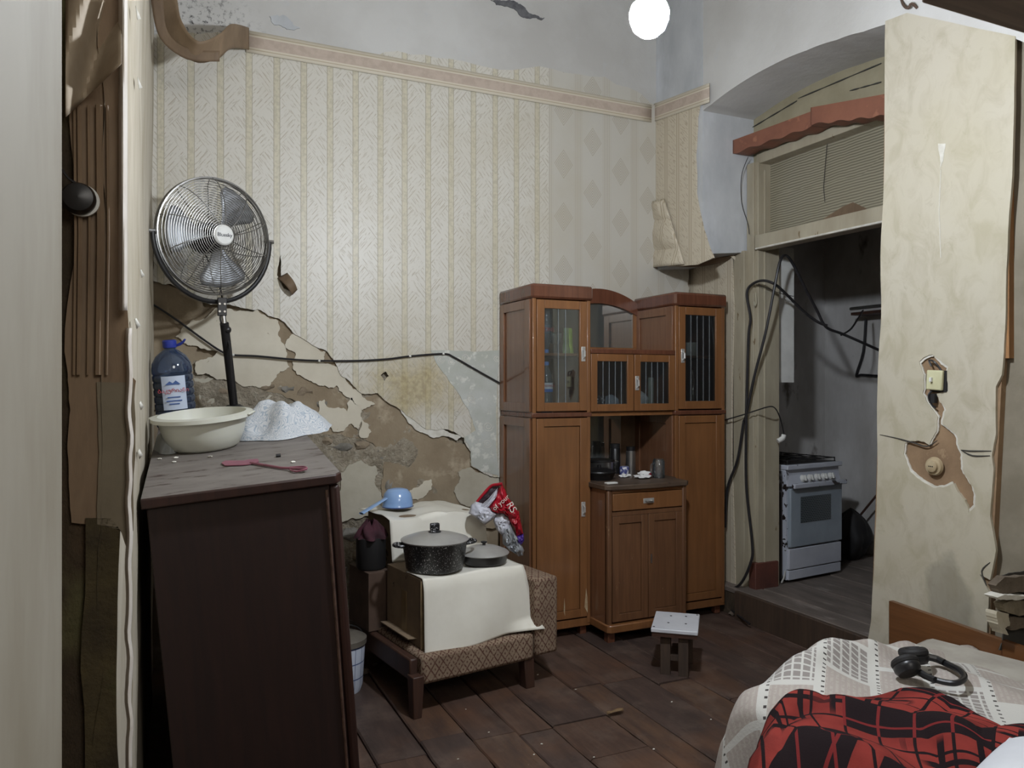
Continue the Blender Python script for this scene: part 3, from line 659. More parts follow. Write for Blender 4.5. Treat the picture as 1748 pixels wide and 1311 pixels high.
# ================================================================ DRESSER (leans to the left)
DH, DW, DL = 1.10, .551, 1.44
RL = (Matrix.Rotation(-radians(2.3), 3, 'Z') @ Matrix.Rotation(-radians(4.9), 3, 'Y') @ Matrix.Rotation(radians(5.3), 3, 'X')).to_4x4()
DM = Matrix.Translation((-.039, 2.438, 1.104)) @ RL @ Matrix.Translation((0, 0, -DH))
t = thing('sideboard', 'large near-black wooden sideboard with dusty top, tilted against the left wall', 'sideboard', mtx=DM)
def grounded(mb):
    """the lower corners run down along the leaning sides until they reach the floor"""
    ez = DM.to_3x3() @ Vector((0, 0, 1))
    for i, v in enumerate(mb.v):
        if v.z < .05:
            w = DM @ v; w -= ez*((w.z-.001)/ez.z); mb.v[i] = DM.inverted() @ w
    return mb
obj('carcass', grounded(MB().box(.0, DW-.03, .012, DL, .0, DH-.035)), DARKWOOD, t, world=False, bevel=.004)
obj('front', grounded(MB().box(DW-.03, DW-.005, .03, DL, .0, DH-.04)), DARKTRIM, t, world=False, bevel=.004)
obj('corner_post', grounded(MB().box(DW-.030, DW+.002, .006, .034, .0, DH-.036)), DARKTRIM, t, world=False, bevel=.012)
obj('corner_moulding', grounded(MB().tube([(DW-.040, .010, .0), (DW-.040, .010, DH-.05)], .005, 8)), mat('light_scuffed_bead', (96, 74, 64), (64, 44, 38), 30, .5), t, world=False)
tp = [(-.012, -.010), (DW-.01, -.010), (DW+.010, .02), (DW+.012, DL+.02), (-.012, DL+.02)]
obj('top', MB().prism(tp, DH-.032, DH-.001, 'Z'), DARKTRIM, t, world=False, bevel=.005)
obj('dusty_surface', MB().prism([(p[0]*.99+.002, p[1]+.004) for p in tp], DH-.002, DH, 'Z'), DUSTY, t, world=False)
def dres(px, py, h=DH):
    """world point on the leaning sideboard top seen at a pixel"""
    n = DM.to_3x3() @ Vector((0, 0, 1)); o = DM @ Vector((0, 0, h)); d = P(px, py, 'D', 1)-Vector((0, 0, EYE))
    return Vector((0, 0, EYE))+d*((o-Vector((0, 0, EYE))).dot(n)/d.dot(n))
# ---- fan
c0 = P(366, 404, 'Y', 3.84)
fx = radians(23)
# base under the fan on the sideboard top, pole leaning with it
pb = dres(400, 706)
t = thing('floor_fan', 'chrome caged pedestal fan on a black pole standing on the sideboard', 'fan', (pb.x, pb.y, pb.z))
Yk = P(379, 512, 'Y', 3.84)
obj('base', MB().lathe([(0, 0), (.10, 0), (.105, .012), (.05, .03), (.03, .045), (0, .045)], 32, Matrix.Translation(pb) @ RL), BLACK, t)
pm = P(388, 600, 'Y', 3.87)
pt = P(383, 552, 'Y', 3.84)
obj('pole', MB().tube([pb+Vector((0, 0, .02)), pt], .020, 16), BLACKM, t)
obj('inner_tube', MB().tube([pt, P(380, 520, 'Y', 3.84)], .011, 12), STEEL, t)
obj('clamp_knob', MB().icos(P(388, 563, 'Y', 3.85), .019, 2), BLACK, t)
obj('pole_head', MB().box(-.02, .02, -.014, .014, -.075, .01, Matrix.Translation(Yk)), BLACK, t, bevel=.003)
for sx in (-1, 1):
    for zz in (-.02, -.055): obj('screw', MB().lathe([(0, -.003), (.005, -.003), (.005, .003), (0, .003)], 10, Matrix.Translation(Yk+Vector((sx*.011, -.016, zz))) @ Matrix.Rotation(pi/2, 4, 'X')), STEEL, t)
# yoke: half ring; local frame with X across, Y towards viewer (axis), Z up
ax = Vector((sin(fx), -cos(fx), -.05)).normalized(); xr = Vector((cos(fx), sin(fx), 0)); zr = xr.cross(ax) * 1.0
if zr.z < 0: zr = -zr
zr = (zr+xr*-.05).normalized(); xr = (xr-zr*xr.dot(zr)).normalized()
FM = Matrix((( xr.x, ax.x, zr.x, c0.x), (xr.y, ax.y, zr.y, c0.y), (xr.z, ax.z, zr.z, c0.z), (0, 0, 0, 1)))
R0 = .268; RY = .283
obj('yoke', MB().tube([FM @ Vector((RY*cos(a), 0, RY*sin(a)*1.07)) for a in [pi+pi*k/28 for k in range(29)]], .011, 10), BLACK, t)
for s in (-1, 1): obj('pivot_bolt', MB().tube([FM @ Vector((s*(RY+.02), 0, 0)), FM @ Vector((s*(R0-.01), 0, 0))], .010, 10), STEEL, t)
def ring(mb, r, d, w, n=56): mb.tube([FM @ Vector((r*cos(2*pi*k/n), d, r*sin(2*pi*k/n))) for k in range(n)], w, 5, closed=True)
def dome(r): return .075*sqrt(max(0, 1-(r/R0)**2.4))
mb = MB()
for i in range(22): r = .045+(R0-.055)*i/21; ring(mb, r, .012+dome(r), .0016)
fg = obj('front_guard_wires', mb, CHROME, t); 
mb = MB()
for i in range(18): r = .07+(R0-.08)*i/17; ring(mb, r, -.012-dome(r), .0016)
obj('rear_guard_wires', mb, CHROME, t)
for side, sg in (('front', 1), ('rear', -1)):
    for k in range(10):
        a = 2*pi*k/10+.1; pts = []
        for q in range(9):
            r = .04+(R0-.04)*q/8; aa = a+.25*q/8; pts.append(FM @ Vector((r*cos(aa), sg*(.0145+dome(r)), r*sin(aa))))
        obj('guard_spoke', MB().tube(pts, .0022, 5), CHROME, t)
mb = MB(); ring(mb, R0, .012, .0055); ring(mb, R0, -.012, .0055); obj('rim', mb, CHROME, t)
hm = FM @ Matrix.Rotation(-pi/2, 4, 'X')
hub = obj('badge', MB().lathe([(.046, 0), (.046, .012), (.040, .017), (0, .018)], 28, hm @ Matrix.Translation((0, 0, .082))), WHITEP, t)
obj('badge_rim', MB().lathe([(.050, 0), (.052, .006), (.050, .012), (.046, .013)], 28, hm @ Matrix.Translation((0, 0, .080))), CHROME, t)
nx = xr; nz = zr; tm = Matrix(((nx.x, nz.x, ax.x, 0), (nx.y, nz.y, ax.y, 0), (nx.z, nz.z, ax.z, 0), (0, 0, 0, 1)))
tc_ = FM @ Vector((0, .1008, 0)); tm.translation = tc_
if tm.to_3x3().determinant() < 0: pass
text_mesh('Bluesky', .0235, tm, INK, hub)
for k in range(3):
    a0 = [pi*.30, pi*.97, pi*1.55][k]; mbk = MB()
    def bl(u, v, a0=a0):
        r = .04+.195*u; w = (.25+.62*u**.6)*(1-.25*max(0, u-.85)/.15); an = a0+(v-.5)*w*1.35
        return FM @ Vector((r*cos(an), .012+.030*(v-.5)+.008*sin(v*pi), r*sin(an)))
    obj('blade', mbk.grid(10, 10, bl), ALU, t, solid=.0015, smooth=60)
obj('hub', MB().lathe([(0, -.02), (.05, -.02), (.055, .0), (.05, .03), (0, .035)], 24, hm), BLACK, t)
obj('motor', MB().lathe([(0, -.16), (.05, -.155), (.07, -.13), (.075, -.09), (.07, -.05), (.03, -.04), (0, -.04)], 24, hm), BLACK, t)
obj('fan_cord', MB().tube([FM @ Vector((0, -.1, -.07)), P(378, 500, 'Y', 3.95), P(376, 545, 'Y', 3.90), P(392, 590, 'Y', 3.86), P(396, 640, 'Y', 3.86), P(400, 690, 'Y', 3.88)], .004, 6, smooth=6), RUBBER, t)
# ---- water bottle, basin, cloth, bag, swatter
bt = dres(303, 729)
t = thing('water_bottle', 'big ribbed blue plastic water bottle with blue cap behind the basin', 'bottle', mtx=Matrix.Translation(bt) @ RL @ Matrix.Scale(1.06, 4))
BP = clearmat('blue_bottle_plastic', (168, 186, 214), .08, .08, (84, 104, 138), .22)
WAT = clearmat('bottle_water', (176, 198, 222), .04, .02)
pr_ = [(0, 0), (.07, 0), (.079, .01)]
for k in range(7): z0 = .03+k*.030; pr_ += [(.080, z0-.004), (.080, z0+.012), (.075, z0+.018), (.080, z0+.024)]
pr_ += [(.080, .25), (.076, .275), (.060, .305), (.036, .325), (.024, .333), (.022, .345)]
obj('body', MB().lathe(pr_, 40), BP, t, world=False, smooth=50)
obj('water', MB().lathe([(0, .004), (.068, .004), (.073, .02), (.073, .215), (0, .215)], 32), WAT, t, world=False)
obj('cap', MB().lathe([(.027, .340), (.028, .345), (.028, .368), (.024, .372), (0, .372)], 24), mat('blue_cap', (44, 60, 150), (38, 52, 138), 9, .4, bump=0), t, world=False)
obj('carry_handle', MB().tube([(.02, 0, .345), (.045, -.01, .352), (.062, -.02, .372), (.05, -.015, .36), (.03, -.005, .35)], .004, 6, smooth=4), MATS['blue_cap'], t, world=False)
LBL = mat('white_label_paper', (196, 206, 222), (182, 194, 214), 9, .5, bump=0)
def lab(r, z0, z1, a0, a1, n=12): return MB().grid(n, 4, lambda u, v: (r*sin(a0+(a1-a0)*u), -r*cos(a0+(a1-a0)*u), z0+(z1-z0)*v))
lb = obj('label', lab(.0825, .085, .225, -.55, .62), LBL, t, world=False)
RED = mat('red_print', (176, 60, 66), None, 5, .6, bump=0); BLU = mat('blue_print', (70, 96, 150), None, 5, .6, bump=0)
WM = TM['water_bottle']
text_mesh('ბაკურიანი', .022, WM @ Matrix.Translation((.0, -.0838, .165)) @ Matrix.Rotation(pi/2, 4, 'X'), RED, lb, 'brand_lettering')
for q, (zz, ww) in enumerate([(.135, .05), (.120, .06), (.107, .04)]):
    obj('print_line', MB().box(-ww/2, ww/2, -.0842, -.0835, zz, zz+.005), BLU, lb, world=True if False else False)
obj('print_line', MB().prism([(-.03, .19), (-.012, .205), (0, .196), (.012, .207), (.03, .19)], -.0842, -.0835, 'Y'), BLU, lb, world=False)
# basin
bc = dres(352, 774)+(DM.to_3x3() @ Vector((0, .118, .001)))
t = thing('plastic_basin', 'translucent cream plastic wash basin on the sideboard', 'basin', mtx=Matrix.Translation(bc) @ RL)
bm_ = NT('cream_basin_plastic'); bm_.col(lin((212, 212, 200))+(1,)); bm_.set(rough=.35, sub=.3); bm_.b.inputs['Subsurface Radius'].default_value = (.02, .02, .015)
bm_.set(trans=.15)
obj('bowl', MB().lathe([(0, 0), (.105, 0), (.124, .012), (.146, .06), (.160, .120), (.176, .124), (.183, .117), (.182, .131), (.158, .135), (.142, .06), (.118, .018), (0, .012)], 48), bm_.m, t, world=False, smooth=50)
for s in (-1, 1): obj('grip', MB().box(-.035, .035, s*.178-.012, s*.178+.012, .122, .131, Matrix.Rotation(1.2, 4, 'Z')), bm_.m, t, world=False, bevel=.004)
# patterned cloth heap
CL = NT('white_blue_leaf_cloth'); cc = CL.noise(9, 2, .5, None, 2.2); w_ = CL.math('ABSOLUTE', CL.math('SINE', CL.math('MULTIPLY', cc, 55)))
CL.col(CL.mix(CL.step(w_, .75, .9), lin((192, 193, 194)), lin((154, 163, 172)))); CL.set(rough=.9, spec=.1); CL.bump(CL.noise(14, 4), .4, .01)
hl = DM.inverted() @ dres(478, 738)
def heap(cx, cy, z0, lx, ly, h, seed, jag=.35, M=None):
    def fn(u, v):
        a = u*2*pi; r = v
        k = 1+jag*noise.noise(Vector((cos(a)*1.3+seed, sin(a)*1.3, 0)))
        x_ = cx+lx*cos(a)*r*k; y_ = cy+ly*sin(a)*r*k
        zz = h*(1-r**2.2)*(1+.55*noise.noise(Vector((x_*9, y_*9, seed))))+(.038 if h > .1 else .03)*abs(noise.noise(Vector((x_*11+y_*5, y_*8-x_*4, seed*2))))*(1-r*.5)-.012*abs(noise.noise(Vector((x_*30, y_*26, seed))))
        p = Vector((x_, y_, z0+max(zz, .003))); return M @ p if M else p
    return MB().grid(64, 26, fn)
t_ = obj('patterned_cloth', heap(hl.x+.01, hl.y, DH, .19, .21, .135, 4, .28), CL.m, None, smooth=70)
t_.data.transform(DM); centred(t_)
tag(t_, 'white and pale blue leaf-patterned cloth heaped behind the basin', 'cloth')
def tail(u, v):
    p = Vector((DW-.16+.22*u*(.4+.6*v)+.03, .60+.35*v+.06*u, DH+.004+.035*(1-u)*abs(sin(v*7))*.8)); 
    if p.x > DW+.012: p.z -= (p.x-DW-.012)*1.5; p.x = DW+.016
    return DM @ p
t_.data.update()
BAGM = clearmat('clear_bag_plastic', (225, 228, 232), .12, .15, (200, 205, 210), .35)
t_ = obj('crumpled_bag', heap(.045, (DM.inverted() @ dres(290, 770)).y+.02, DH, .05, .10, .075, 12, .5), BAGM, smooth=70); t_.data.transform(DM); centred(t_)
tag(t_, 'crumpled clear plastic bag squeezed between basin and left wall', 'plastic bag')
# fly swatter
PK = mat('dusty_pink_plastic', (140, 84, 98), (120, 72, 86), 14, .5, bump=.1)
c1 = dres(400, 790); c2 = dres(428, 793); c3_ = dres(523, 807)
t = thing('fly_swatter', 'dusty pink plastic fly swatter on the sideboard top', 'fly swatter', c1)
zo = Vector((0, 0, .006))
def flat_poly(pts, m, nm, par, z0=.003, z1=.006, jag=0):
    q = [dres(a, b) for a, b in pts]; n = len(q)
    tri = tessellate_polygon([[Vector((p.x, p.y, 0)) for p in q]])
    return obj(nm, MB().add([p+Vector((0, 0, z0)) for p in q]+[p+Vector((0, 0, z1)) for p in q], [tuple(x_) for x_ in tri]+[tuple(i+n for i in x_[::-1]) for x_ in tri]+[(i, (i+1) % n, (i+1) % n+n, i+n) for i in range(n)]), m, par)
flat_poly([(378,793),(384,789),(415,789),(425,787),(440,786),(442,790),(430,794),(415,796),(384,797)], PK, 'swatter_head', t)
obj('handle', MB().tube([c2+zo, dres(480, 802)+zo, c3_+zo*2], .0045, 8), PK, t)
obj('grip_loop', MB().tube([dres(495, 801)+zo, dres(519, 803)+zo*2, c3_+zo*2, dres(506, 808)+zo, dres(495, 805)+zo], .003, 6, smooth=4), PK, t)
o = centred(obj('lighter', MB().tube([dres(471, 781)+zo, dres(479, 780)+zo], .006, 8), BLACK)); tag(o, 'tiny dark stub lying on the dusty sideboard top', 'debris')
for i, (a, b) in enumerate([(300, 783), (272, 785), (297, 790), (500, 790), (358, 781)]):
    c = dres(a, b); o = centred(obj('plaster_crumb', MB().icos(c+Vector((0, 0, .004)), .007, 1, (1.3, 1, .5), .5, i), WHITE_TORN)); tag(o, ['middle one of the three white crumbs at the sideboard left edge', 'leftmost of the white plaster crumbs on the sideboard', 'frontmost white crumb at the sideboard left edge', 'white crumb by the swatter grip on the sideboard', 'white crumb in front of the plastic basin'][i], 'crumb')

# ================================================================ WALL CABLE
yy = D-.055
t = thing('wall_cable', 'thin black cable tacked along the torn back wall', 'cable', P(400, 606, 'Y', yy))
obj('cable', MB().tube([P(a, b, 'Y', yy) for a, b in [(262,520),(300,545),(345,578),(378,600),(398,606),(440,608),(520,615),(600,616),(660,613),(700,608),(757,604),(775,610),(810,630),(853,654)]], .0055, 6, smooth=5), RUBBER, t)
for a, b in [(398, 606), (757, 604), (700, 608), (545, 616)]: obj('cable_clip', MB().icos(P(a, b, 'Y', yy-.004), .008, 1), WHITEP, t)

# ================================================================ BLACK ROUND SWITCH, LEFT RECESS
c = P(134, 338, 'Y', 1.575)
t = thing('round_switch', 'round black switch on the browned paper of the left recess', 'switch', c)
Mx = Matrix.Translation(c) @ Matrix.Rotation(pi/2, 4, 'X')
obj('backplate', MB().lathe([(0, -.02), (.029, -.02), (.029, -.012), (0, -.012)], 28, Mx @ Matrix.Translation((.004, -.001, 0))), WHITEP, t)
obj('cover', MB().lathe([(.028, -.014), (.028, .0), (.024, .010), (.012, .014), (0, .015)], 28, Mx), BLACK, t)
obj('wire', MB().tube([c+Vector((0, .01, .026)), P(118, 305, 'Y', 1.58), P(106, 290, 'Y', 1.58), P(100, 285, 'Y', 1.6)], .0022, 6, smooth=4), RUBBER, t)

# ================================================================ HANGING PEELED BORDER
def curlstrip(pts, w, wdir):
    def fn(u, v):
        k = u*(len(pts)-1); i = min(int(k), len(pts)-2); f = k-i
        p0 = pts[max(i-1, 0)]; p1 = pts[i]; p2 = pts[i+1]; p3 = pts[min(i+2, len(pts)-1)]
        p = .5*((2*p1)+(p2-p0)*f+(2*p0-5*p1+4*p2-p3)*f*f+(3*p1-p0-3*p2+p3)*f**3)
        wd = wdir[i].lerp(wdir[min(i+1, len(pts)-1)], f)
        return p+wd*(v-.5)*w
    return fn
pp = [P(272, -60, 'D', 3.55), P(283, 5, 'D', 3.5), P(300, 55, 'D', 3.45), P(335, 88, 'D', 3.45), P(372, 80, 'D', 3.55), P(395, 62, 'D', 3.68), P(425, 66, 'Y', D-.055)]
wd = [Vector((.9, -.2, .1)), Vector((.85, -.3, .2)), Vector((.5, -.5, .6)), Vector((.1, -.7, .55)), Vector((0, -.5, .8)), Vector((0, -.2, .95)), Vector((0, 0, 1))]
t_ = obj('peeled_border', MB().grid(50, 6, curlstrip(pp, .115, wd)), mat('browned_border_back', (150, 128, 102), (118, 98, 76), 5, .7, bump=.2, stretch=(1, 1, .5)), wb, solid=.0015, smooth=60)
o = t_
ps = [P(262+i*26, -30, 'D', 3.5) for i in range(2)]
obj('dark_strip', MB().grid(20, 4, curlstrip([P(265, -60, 'D', 3.4), P(268, 0, 'D', 3.4), P(280, 60, 'D', 3.42), P(320, 92, 'D', 3.45), P(375, 96, 'D', 3.5)], .05, [Vector((1, 0, .1))]*2+[Vector((.7, 0, .6)), Vector((.1, -.3, .9)), Vector((0, -.2, .9))])), PAPER_BROWN, wb, solid=.0015)

# ================================================================ CABINET
t = thing('display_cabinet', 'tall orange-brown wooden display cabinet with two towers and glass doors', 'cabinet', (2.53, 4.03, 0))
YF, YB = 3.80, 4.225
def panel_frame(x0, x1, z0, z1, yf, th, st, m, name, par, inset=.008, pm=None, rail=None):
    """framed door facing -Y: four rails round a recessed panel"""
    rail = rail or st
    fr = MB().box(x0, x0+st, yf, yf+th, z0, z1).box(x1-st, x1, yf, yf+th, z0, z1).box(x0+st, x1-st, yf, yf+th, z0, z0+rail).box(x0+st, x1-st, yf, yf+th, z1-rail, z1)
    o = obj(name, fr, m, par, bevel=.002)
    if pm is not False:
        obj('panel', MB().box(x0+st+.003, x1-st-.003, yf+inset, yf+th-.002, z0+rail+.003, z1-rail-.003), pm or m, o)
        obj('panel_back', MB().box(x0+st-.002, x1-st+.002, yf+th-.0035, yf+th-.001, z0+rail-.002, z1-rail+.002), DARKTRIM, o)
    return o
NICK = mat('bright_nickel', (214, 212, 208), (196, 194, 190), 12, .35, .6, bump=0)
def handle_plate(px, pz, y, par):
    o = obj('handle', MB().box(px-.013, px+.013, y-.004, y, pz-.042, pz+.042), NICK, par, bevel=.002)
    obj('pull', MB().tube([(px, y-.004, pz+.026), (px, y-.02, pz+.014), (px, y-.02, pz-.014), (px, y-.004, pz-.026)], .005, 6), NICK, o)
    return o
GL = clearmat('cabinet_glass', (226, 230, 230), .05, .02, (150, 150, 150), .03)
GROOVE = clearmat('cut_glass_groove', (210, 215, 218), .12, .15, (170, 176, 180), .35)
MIR = NT('old_mirror'); MIR.col(lin((190, 194, 190))+(1,)); MIR.set(metal=.88, rough=.05)
def tower(x0, x1, flip):
    # lower carcass: sides, back, top and plinth
    obj('lower_side', MB().box(x0, x0+.02, YF+.02, YB, .07, 1.245), CAB_SIDE, t)
    obj('lower_side', MB().box(x1-.02, x1, YF+.02, YB, .07, 1.245), CAB_SIDE, t)
    obj('lower_back', MB().box(x0, x1, YB, YB+.012, .07, 1.26), CAB_IN, t)
    obj('plinth', MB().box(x0-.004, x1+.004, YF+.004, YB, .055, .10), CAB, t, bevel=.003)
    obj('middle_moulding', MB().box(x0-.008, x1+.008, YF-.006, YB, 1.243, 1.270), CAB_DARK, t, bevel=.005)
    # upper carcass
    for xa in (x0, x1-.02): obj('upper_side', MB().box(xa, xa+.02, YF+.02, YB, 1.27, 1.905), CAB_SIDE, t)
    obj('upper_back', MB().box(x0, x1, YB, YB+.012, 1.26, 1.905), CAB_IN, t)
    obj('shelf', MB().box(x0+.02, x1-.02, YF+.05, YB, 1.590, 1.605), CAB, t)
    co = [(x0-.012, YB+.01), (x0-.012, YF+.0), (x0+.0, YF-.014), (x1+.0, YF-.014), (x1+.012, YF+.0), (x1+.012, YB+.01)]
    obj('cornice', MB().prism(co, 1.903, 1.985, 'Z'), CAB_DARK, t, bevel=.014)
    # raised frames on the sides
    for xs, out in ((x0, -1), (x1, 1)):
        for z0, z1 in ((.09, 1.24), (1.275, 1.90)):
            a, b = (xs-.011, xs+.0) if out < 0 else (xs, xs+.011)
            obj('side_frame', MB().box(a, b, YF+.02, YF+.085, z0, z1).box(a, b, YB-.055, YB, z0, z1).box(a, b, YF+.085, YB-.055, z0, z0+.05).box(a, b, YF+.085, YB-.055, z1-.05, z1), CAB_SIDE, t, bevel=.0015)
    # face frame posts
    for xa in (x0, x1-.022): obj('post', MB().box(xa, xa+.022, YF, YF+.03, .07, 1.905), CAB, t, bevel=.003)
    d = panel_frame(x0+.024, x1-.024, .11, 1.238, YF-.004, .022, .045, CAB, 'lower_door', t, pm=CAB)
    hx = x1-.05 if not flip else x0+.05
    handle_plate(hx, .72, YF-.004, d)
    d = panel_frame(x0+.024, x1-.024, 1.278, 1.898, YF-.004, .022, .048, CAB, 'glass_door', t, pm=False)
    g = obj('glass_pane', MB().box(x0+.070, x1-.070, YF+.004, YF+.007, 1.324, 1.852), GL, d)
    for k in (range(4) if flip else (1, 2)):
        xg = x0+.07+(x1-x0-.14)*(k+1)/5; obj('cut_line', MB().box(xg-.0018, xg+.0018, YF+.001, YF+.004, 1.326, 1.850), GROOVE, d)
    handle_plate(hx, 1.60, YF-.004, d)
    for xa in (x0+.01, x1-.05):
        for ya in (YF+.03, YB-.06): obj('foot', MB().box(xa, xa+.04, ya, ya+.04, 0, .056), CAB_DARK, t, bevel=.003)
tower(1.865, 2.232, False); tower(2.822, 3.195, True)
X0, X1 = 2.234, 2.820
obj('upper_bottom', MB().box(X0, X1, YF+.02, YB, 1.245, 1.268), CAB, t)
obj('upper_ledge', MB().box(X0, X1, YF-.002, YB, 1.605, 1.632), CAB_DARK, t, bevel=.003)
obj('centre_back', MB().box(X0, X1, YB-.008, YB+.012, .1, 1.94), CAB_IN, t)
mid = (X0+X1)/2
for i, (a, b) in enumerate(((X0+.002, mid-.004), (mid+.004, X1-.002))):
    d = panel_frame(a, b, 1.272, 1.603, YF, .02, .042, CAB, 'glass_door', t, pm=False)
    obj('glass_pane', MB().box(a+.04, b-.04, YF+.006, YF+.009, 1.312, 1.563), GL, d)
    for k in range(4):
        xg = a+.04+(b-a-.08)*(k+1)/5; obj('cut_line', MB().box(xg-.0018, xg+.0018, YF+.003, YF+.006, 1.314, 1.561), GROOVE, d)
    if i: handle_plate(a+.016, 1.435, YF, d)
# arched mirror back
def arch_z(x, base, rise): q = (x-mid)/((X1-X0)/2); return base+rise*(1-q*q)
xs = [X0+(X1-X0)*k/20 for k in range(21)]
obj('mirror', MB().prism([(x, arch_z(x, 1.868, .075)) for x in xs[1:-1]]+[(xs[-2], 1.655), (xs[1], 1.655)], YB-.014, YB-.009, 'Y'), MIR.m, t)
obj('arched_top', MB().prism([(x, arch_z(x, 1.945, .088)) for x in xs]+[(x, arch_z(x, 1.865, .075)) for x in xs[::-1]], YB-.035, YB+.012, 'Y'), CAB_DARK, t, bevel=.004, smooth=40)
obj('mirror_rail', MB().box(X0, X1, YB-.024, YB-.009, 1.632, 1.662), CAB, t)
for a in (X0, X1-.032): obj('mirror_stile', MB().box(a, a+.032, YB-.024, YB-.009, 1.66, 1.90), CAB, t)
obj('niche_mirror', MB().box(X0+.02, X1-.12, YB-.013, YB-.009, .90, 1.235), MIR.m, t)
# counter block
CF = 3.62
ct = [(X0-.015, YF-.02), (X0-.012, CF+.01), (X0+.01, CF-.012), (mid, CF-.03), (X1-.06, CF-.012), (X1-.035, CF+.01), (X1-.03, YF-.02), (X1, YF-.005), (X1, YB-.01), (X0, YB-.01), (X0, YF-.02)]
obj('counter_top', MB().prism(ct[:-1], .845, .872, 'Z'), COUNTER, t, bevel=.004)
bx0, bx1 = X0+.002, X1-.052
obj('base_side', MB().box(bx0, bx0+.02, CF+.02, YB-.01, .06, .845), CAB_SIDE, t)
obj('base_side', MB().box(bx1-.02, bx1, CF+.02, YB-.01, .06, .845), CAB_SIDE, t)
for xa in (bx0, bx1-.03): obj('corner_post', MB().box(xa, xa+.03, CF, CF+.035, .06, .846), CAB_WORN, t, bevel=.008)
obj('rail', MB().box(bx0+.03, bx1-.03, CF+.003, CF+.02, .826, .846), CAB, t)
obj('rail', MB().box(bx0+.03, bx1-.03, CF+.003, CF+.02, .700, .722), CAB_WORN, t)
dr = obj('drawer', MB().box(bx0+.032, bx1-.032, CF-.002, CF+.2, .727, .822), CAB, t, bevel=.004)
hx = (bx0+bx1)/2
h = obj('handle', MB().box(hx-.036, hx+.036, CF-.006, CF-.002, .76, .788), NICK, dr, bevel=.002)
obj('pull', MB().tube([(hx-.022, CF-.006, .774), (hx-.018, CF-.018, .770), (hx+.018, CF-.018, .770), (hx+.022, CF-.006, .774)], .004, 6), STEEL, h)
for i, (a, b) in enumerate(((bx0+.032, hx-.002), (hx+.002, bx1-.032))):
    d = panel_frame(a, b, .115, .698, CF, .02, .042, CAB_WORN, 'door', t, inset=.007, pm=CAB_WORN)
    if i: obj('keyhole', MB().box(a+.014, a+.022, CF-.003, CF, .42, .47), STEEL, d)
obj('base_plinth', MB().prism([(X0-.008, YF), (X0-.006, CF-.004), (X0+.012, CF-.02), (X1-.062, CF-.02), (X1-.046, CF-.004), (X1-.044, YF)], .060, .105, 'Z'), CAB, t, bevel=.006)
for xa in (X0+.01, X1-.12): obj('foot', MB().box(xa, xa+.045, CF+.01, CF+.055, 0, .062), CAB_DARK, t, bevel=.004)
for (xa, za, w, h_) in ((2.20, .20, .02, .07), (2.06, .18, .008, .05)):
    obj('scuff_mark', MB().prism([(xa-w/2, za-h_*.5), (xa+w/2, za-h_), (xa+w/2, za+h_*.2), (xa, za+h_)], YF-.0052, YF-.004, 'Y'), mat('bare_scuff', (186, 170, 140), (160, 130, 96), 30, .8), t)

# ---- things inside and on the cabinet
PET = clearmat('clear_pet', (205, 215, 225), .14, .06, (200, 210, 220), .10)
def pet_bottle(nm, label, loc, h, r, bandtxt, invert=False, rotz=0):
    M = Matrix.Translation(loc) @ (Matrix.Translation((0, 0, h)) @ Matrix.Rotation(pi, 4, 'X') if invert else Matrix.Identity(4))
    q = thing(nm, label, 'bottle', mtx=M)
    k = h/.25
    pr = [(0, 0), (r*.85, 0), (r, .008)]
    for i in range(5): z0 = .02*k+i*.022*k; pr += [(r, z0), (r*.93, z0+.008*k), (r, z0+.016*k)]
    pr += [(r, .15*k), (r*.85, .185*k), (r*.5, .215*k), (r*.36, .225*k), (r*.36, .235*k)]
    obj('body', MB().lathe(pr, 24), PET, q, world=False, smooth=50)
    obj('cap', MB().lathe([(r*.42, .232*k), (r*.42, .25*k), (0, .25*k)], 16), mat('sky_blue_cap', (96, 140, 210), None, 5, .4, bump=0), q, world=False)
    lb = obj('label', lab(r+.001, .10*k, .145*k, -1.3, 1.3), mat('bottle_label', (226, 228, 232), None, 5, .5, bump=0), q, world=False)
    obj('label_stripe', lab(r+.0015, .10*k, .115*k, -1.3, 1.3), mat('label_blue', (60, 110, 190), None, 5, .5, bump=0), lb, world=False)
    tM = Matrix.Translation(M @ Vector((0, 0, .130*k)))
    text_mesh(bandtxt, r*(.95 if invert else .5), tM @ Matrix.Translation((0, -r-.0025, 0)) @ Matrix.Rotation(pi/2, 4, 'X') , RED, lb)
    return q
pet_bottle('water_bottle', 'clear small water bottle on the cabinet upper shelf behind left glass', (1.990, 3.880, 1.606), .27, .033, 'ONS', True)
pet_bottle('water_bottle', 'clear small water bottle with oval label on the left tower floor', (1.990, 3.880, 1.271), .285, .036, 'NORKAI')
def simple(nm, label, cat, mb, m, grp=None, **k):
    o = centred(obj(nm, mb, m, **k)); return tag(o, label, cat, grp)
GLASSM = clearmat('drinking_glass', (238, 240, 241), .07, .03, (190, 196, 200), .05)
for i, (gx, gy) in enumerate(((2.035, 3.99), (2.075, 3.95), (2.06, 4.06), (2.12, 4.0))):
    pr = [(0, 0), (.025, 0), (.027, .01), (.03, .10), (.028, .10), (.024, .014), (0, .012)] if i % 2 == 0 else [(0, 0), (.028, 0), (.006, .006), (.005, .05), (.024, .07), (.03, .12), (.028, .12), (.02, .07), (0, .055)]
    q = simple('drinking_glass', ['straight clear tumbler beside the upside-down bottle in the left tower', 'stemmed clear glass foremost on the left tower shelf', 'straight clear tumbler farthest back on the left tower shelf', 'stemmed clear glass next to the green packet in the left tower'][i], 'glass', MB().lathe(pr, 20, Matrix.Translation((gx, gy, 1.606))), GLASSM, 'glasses on the left tower shelf', smooth=50)
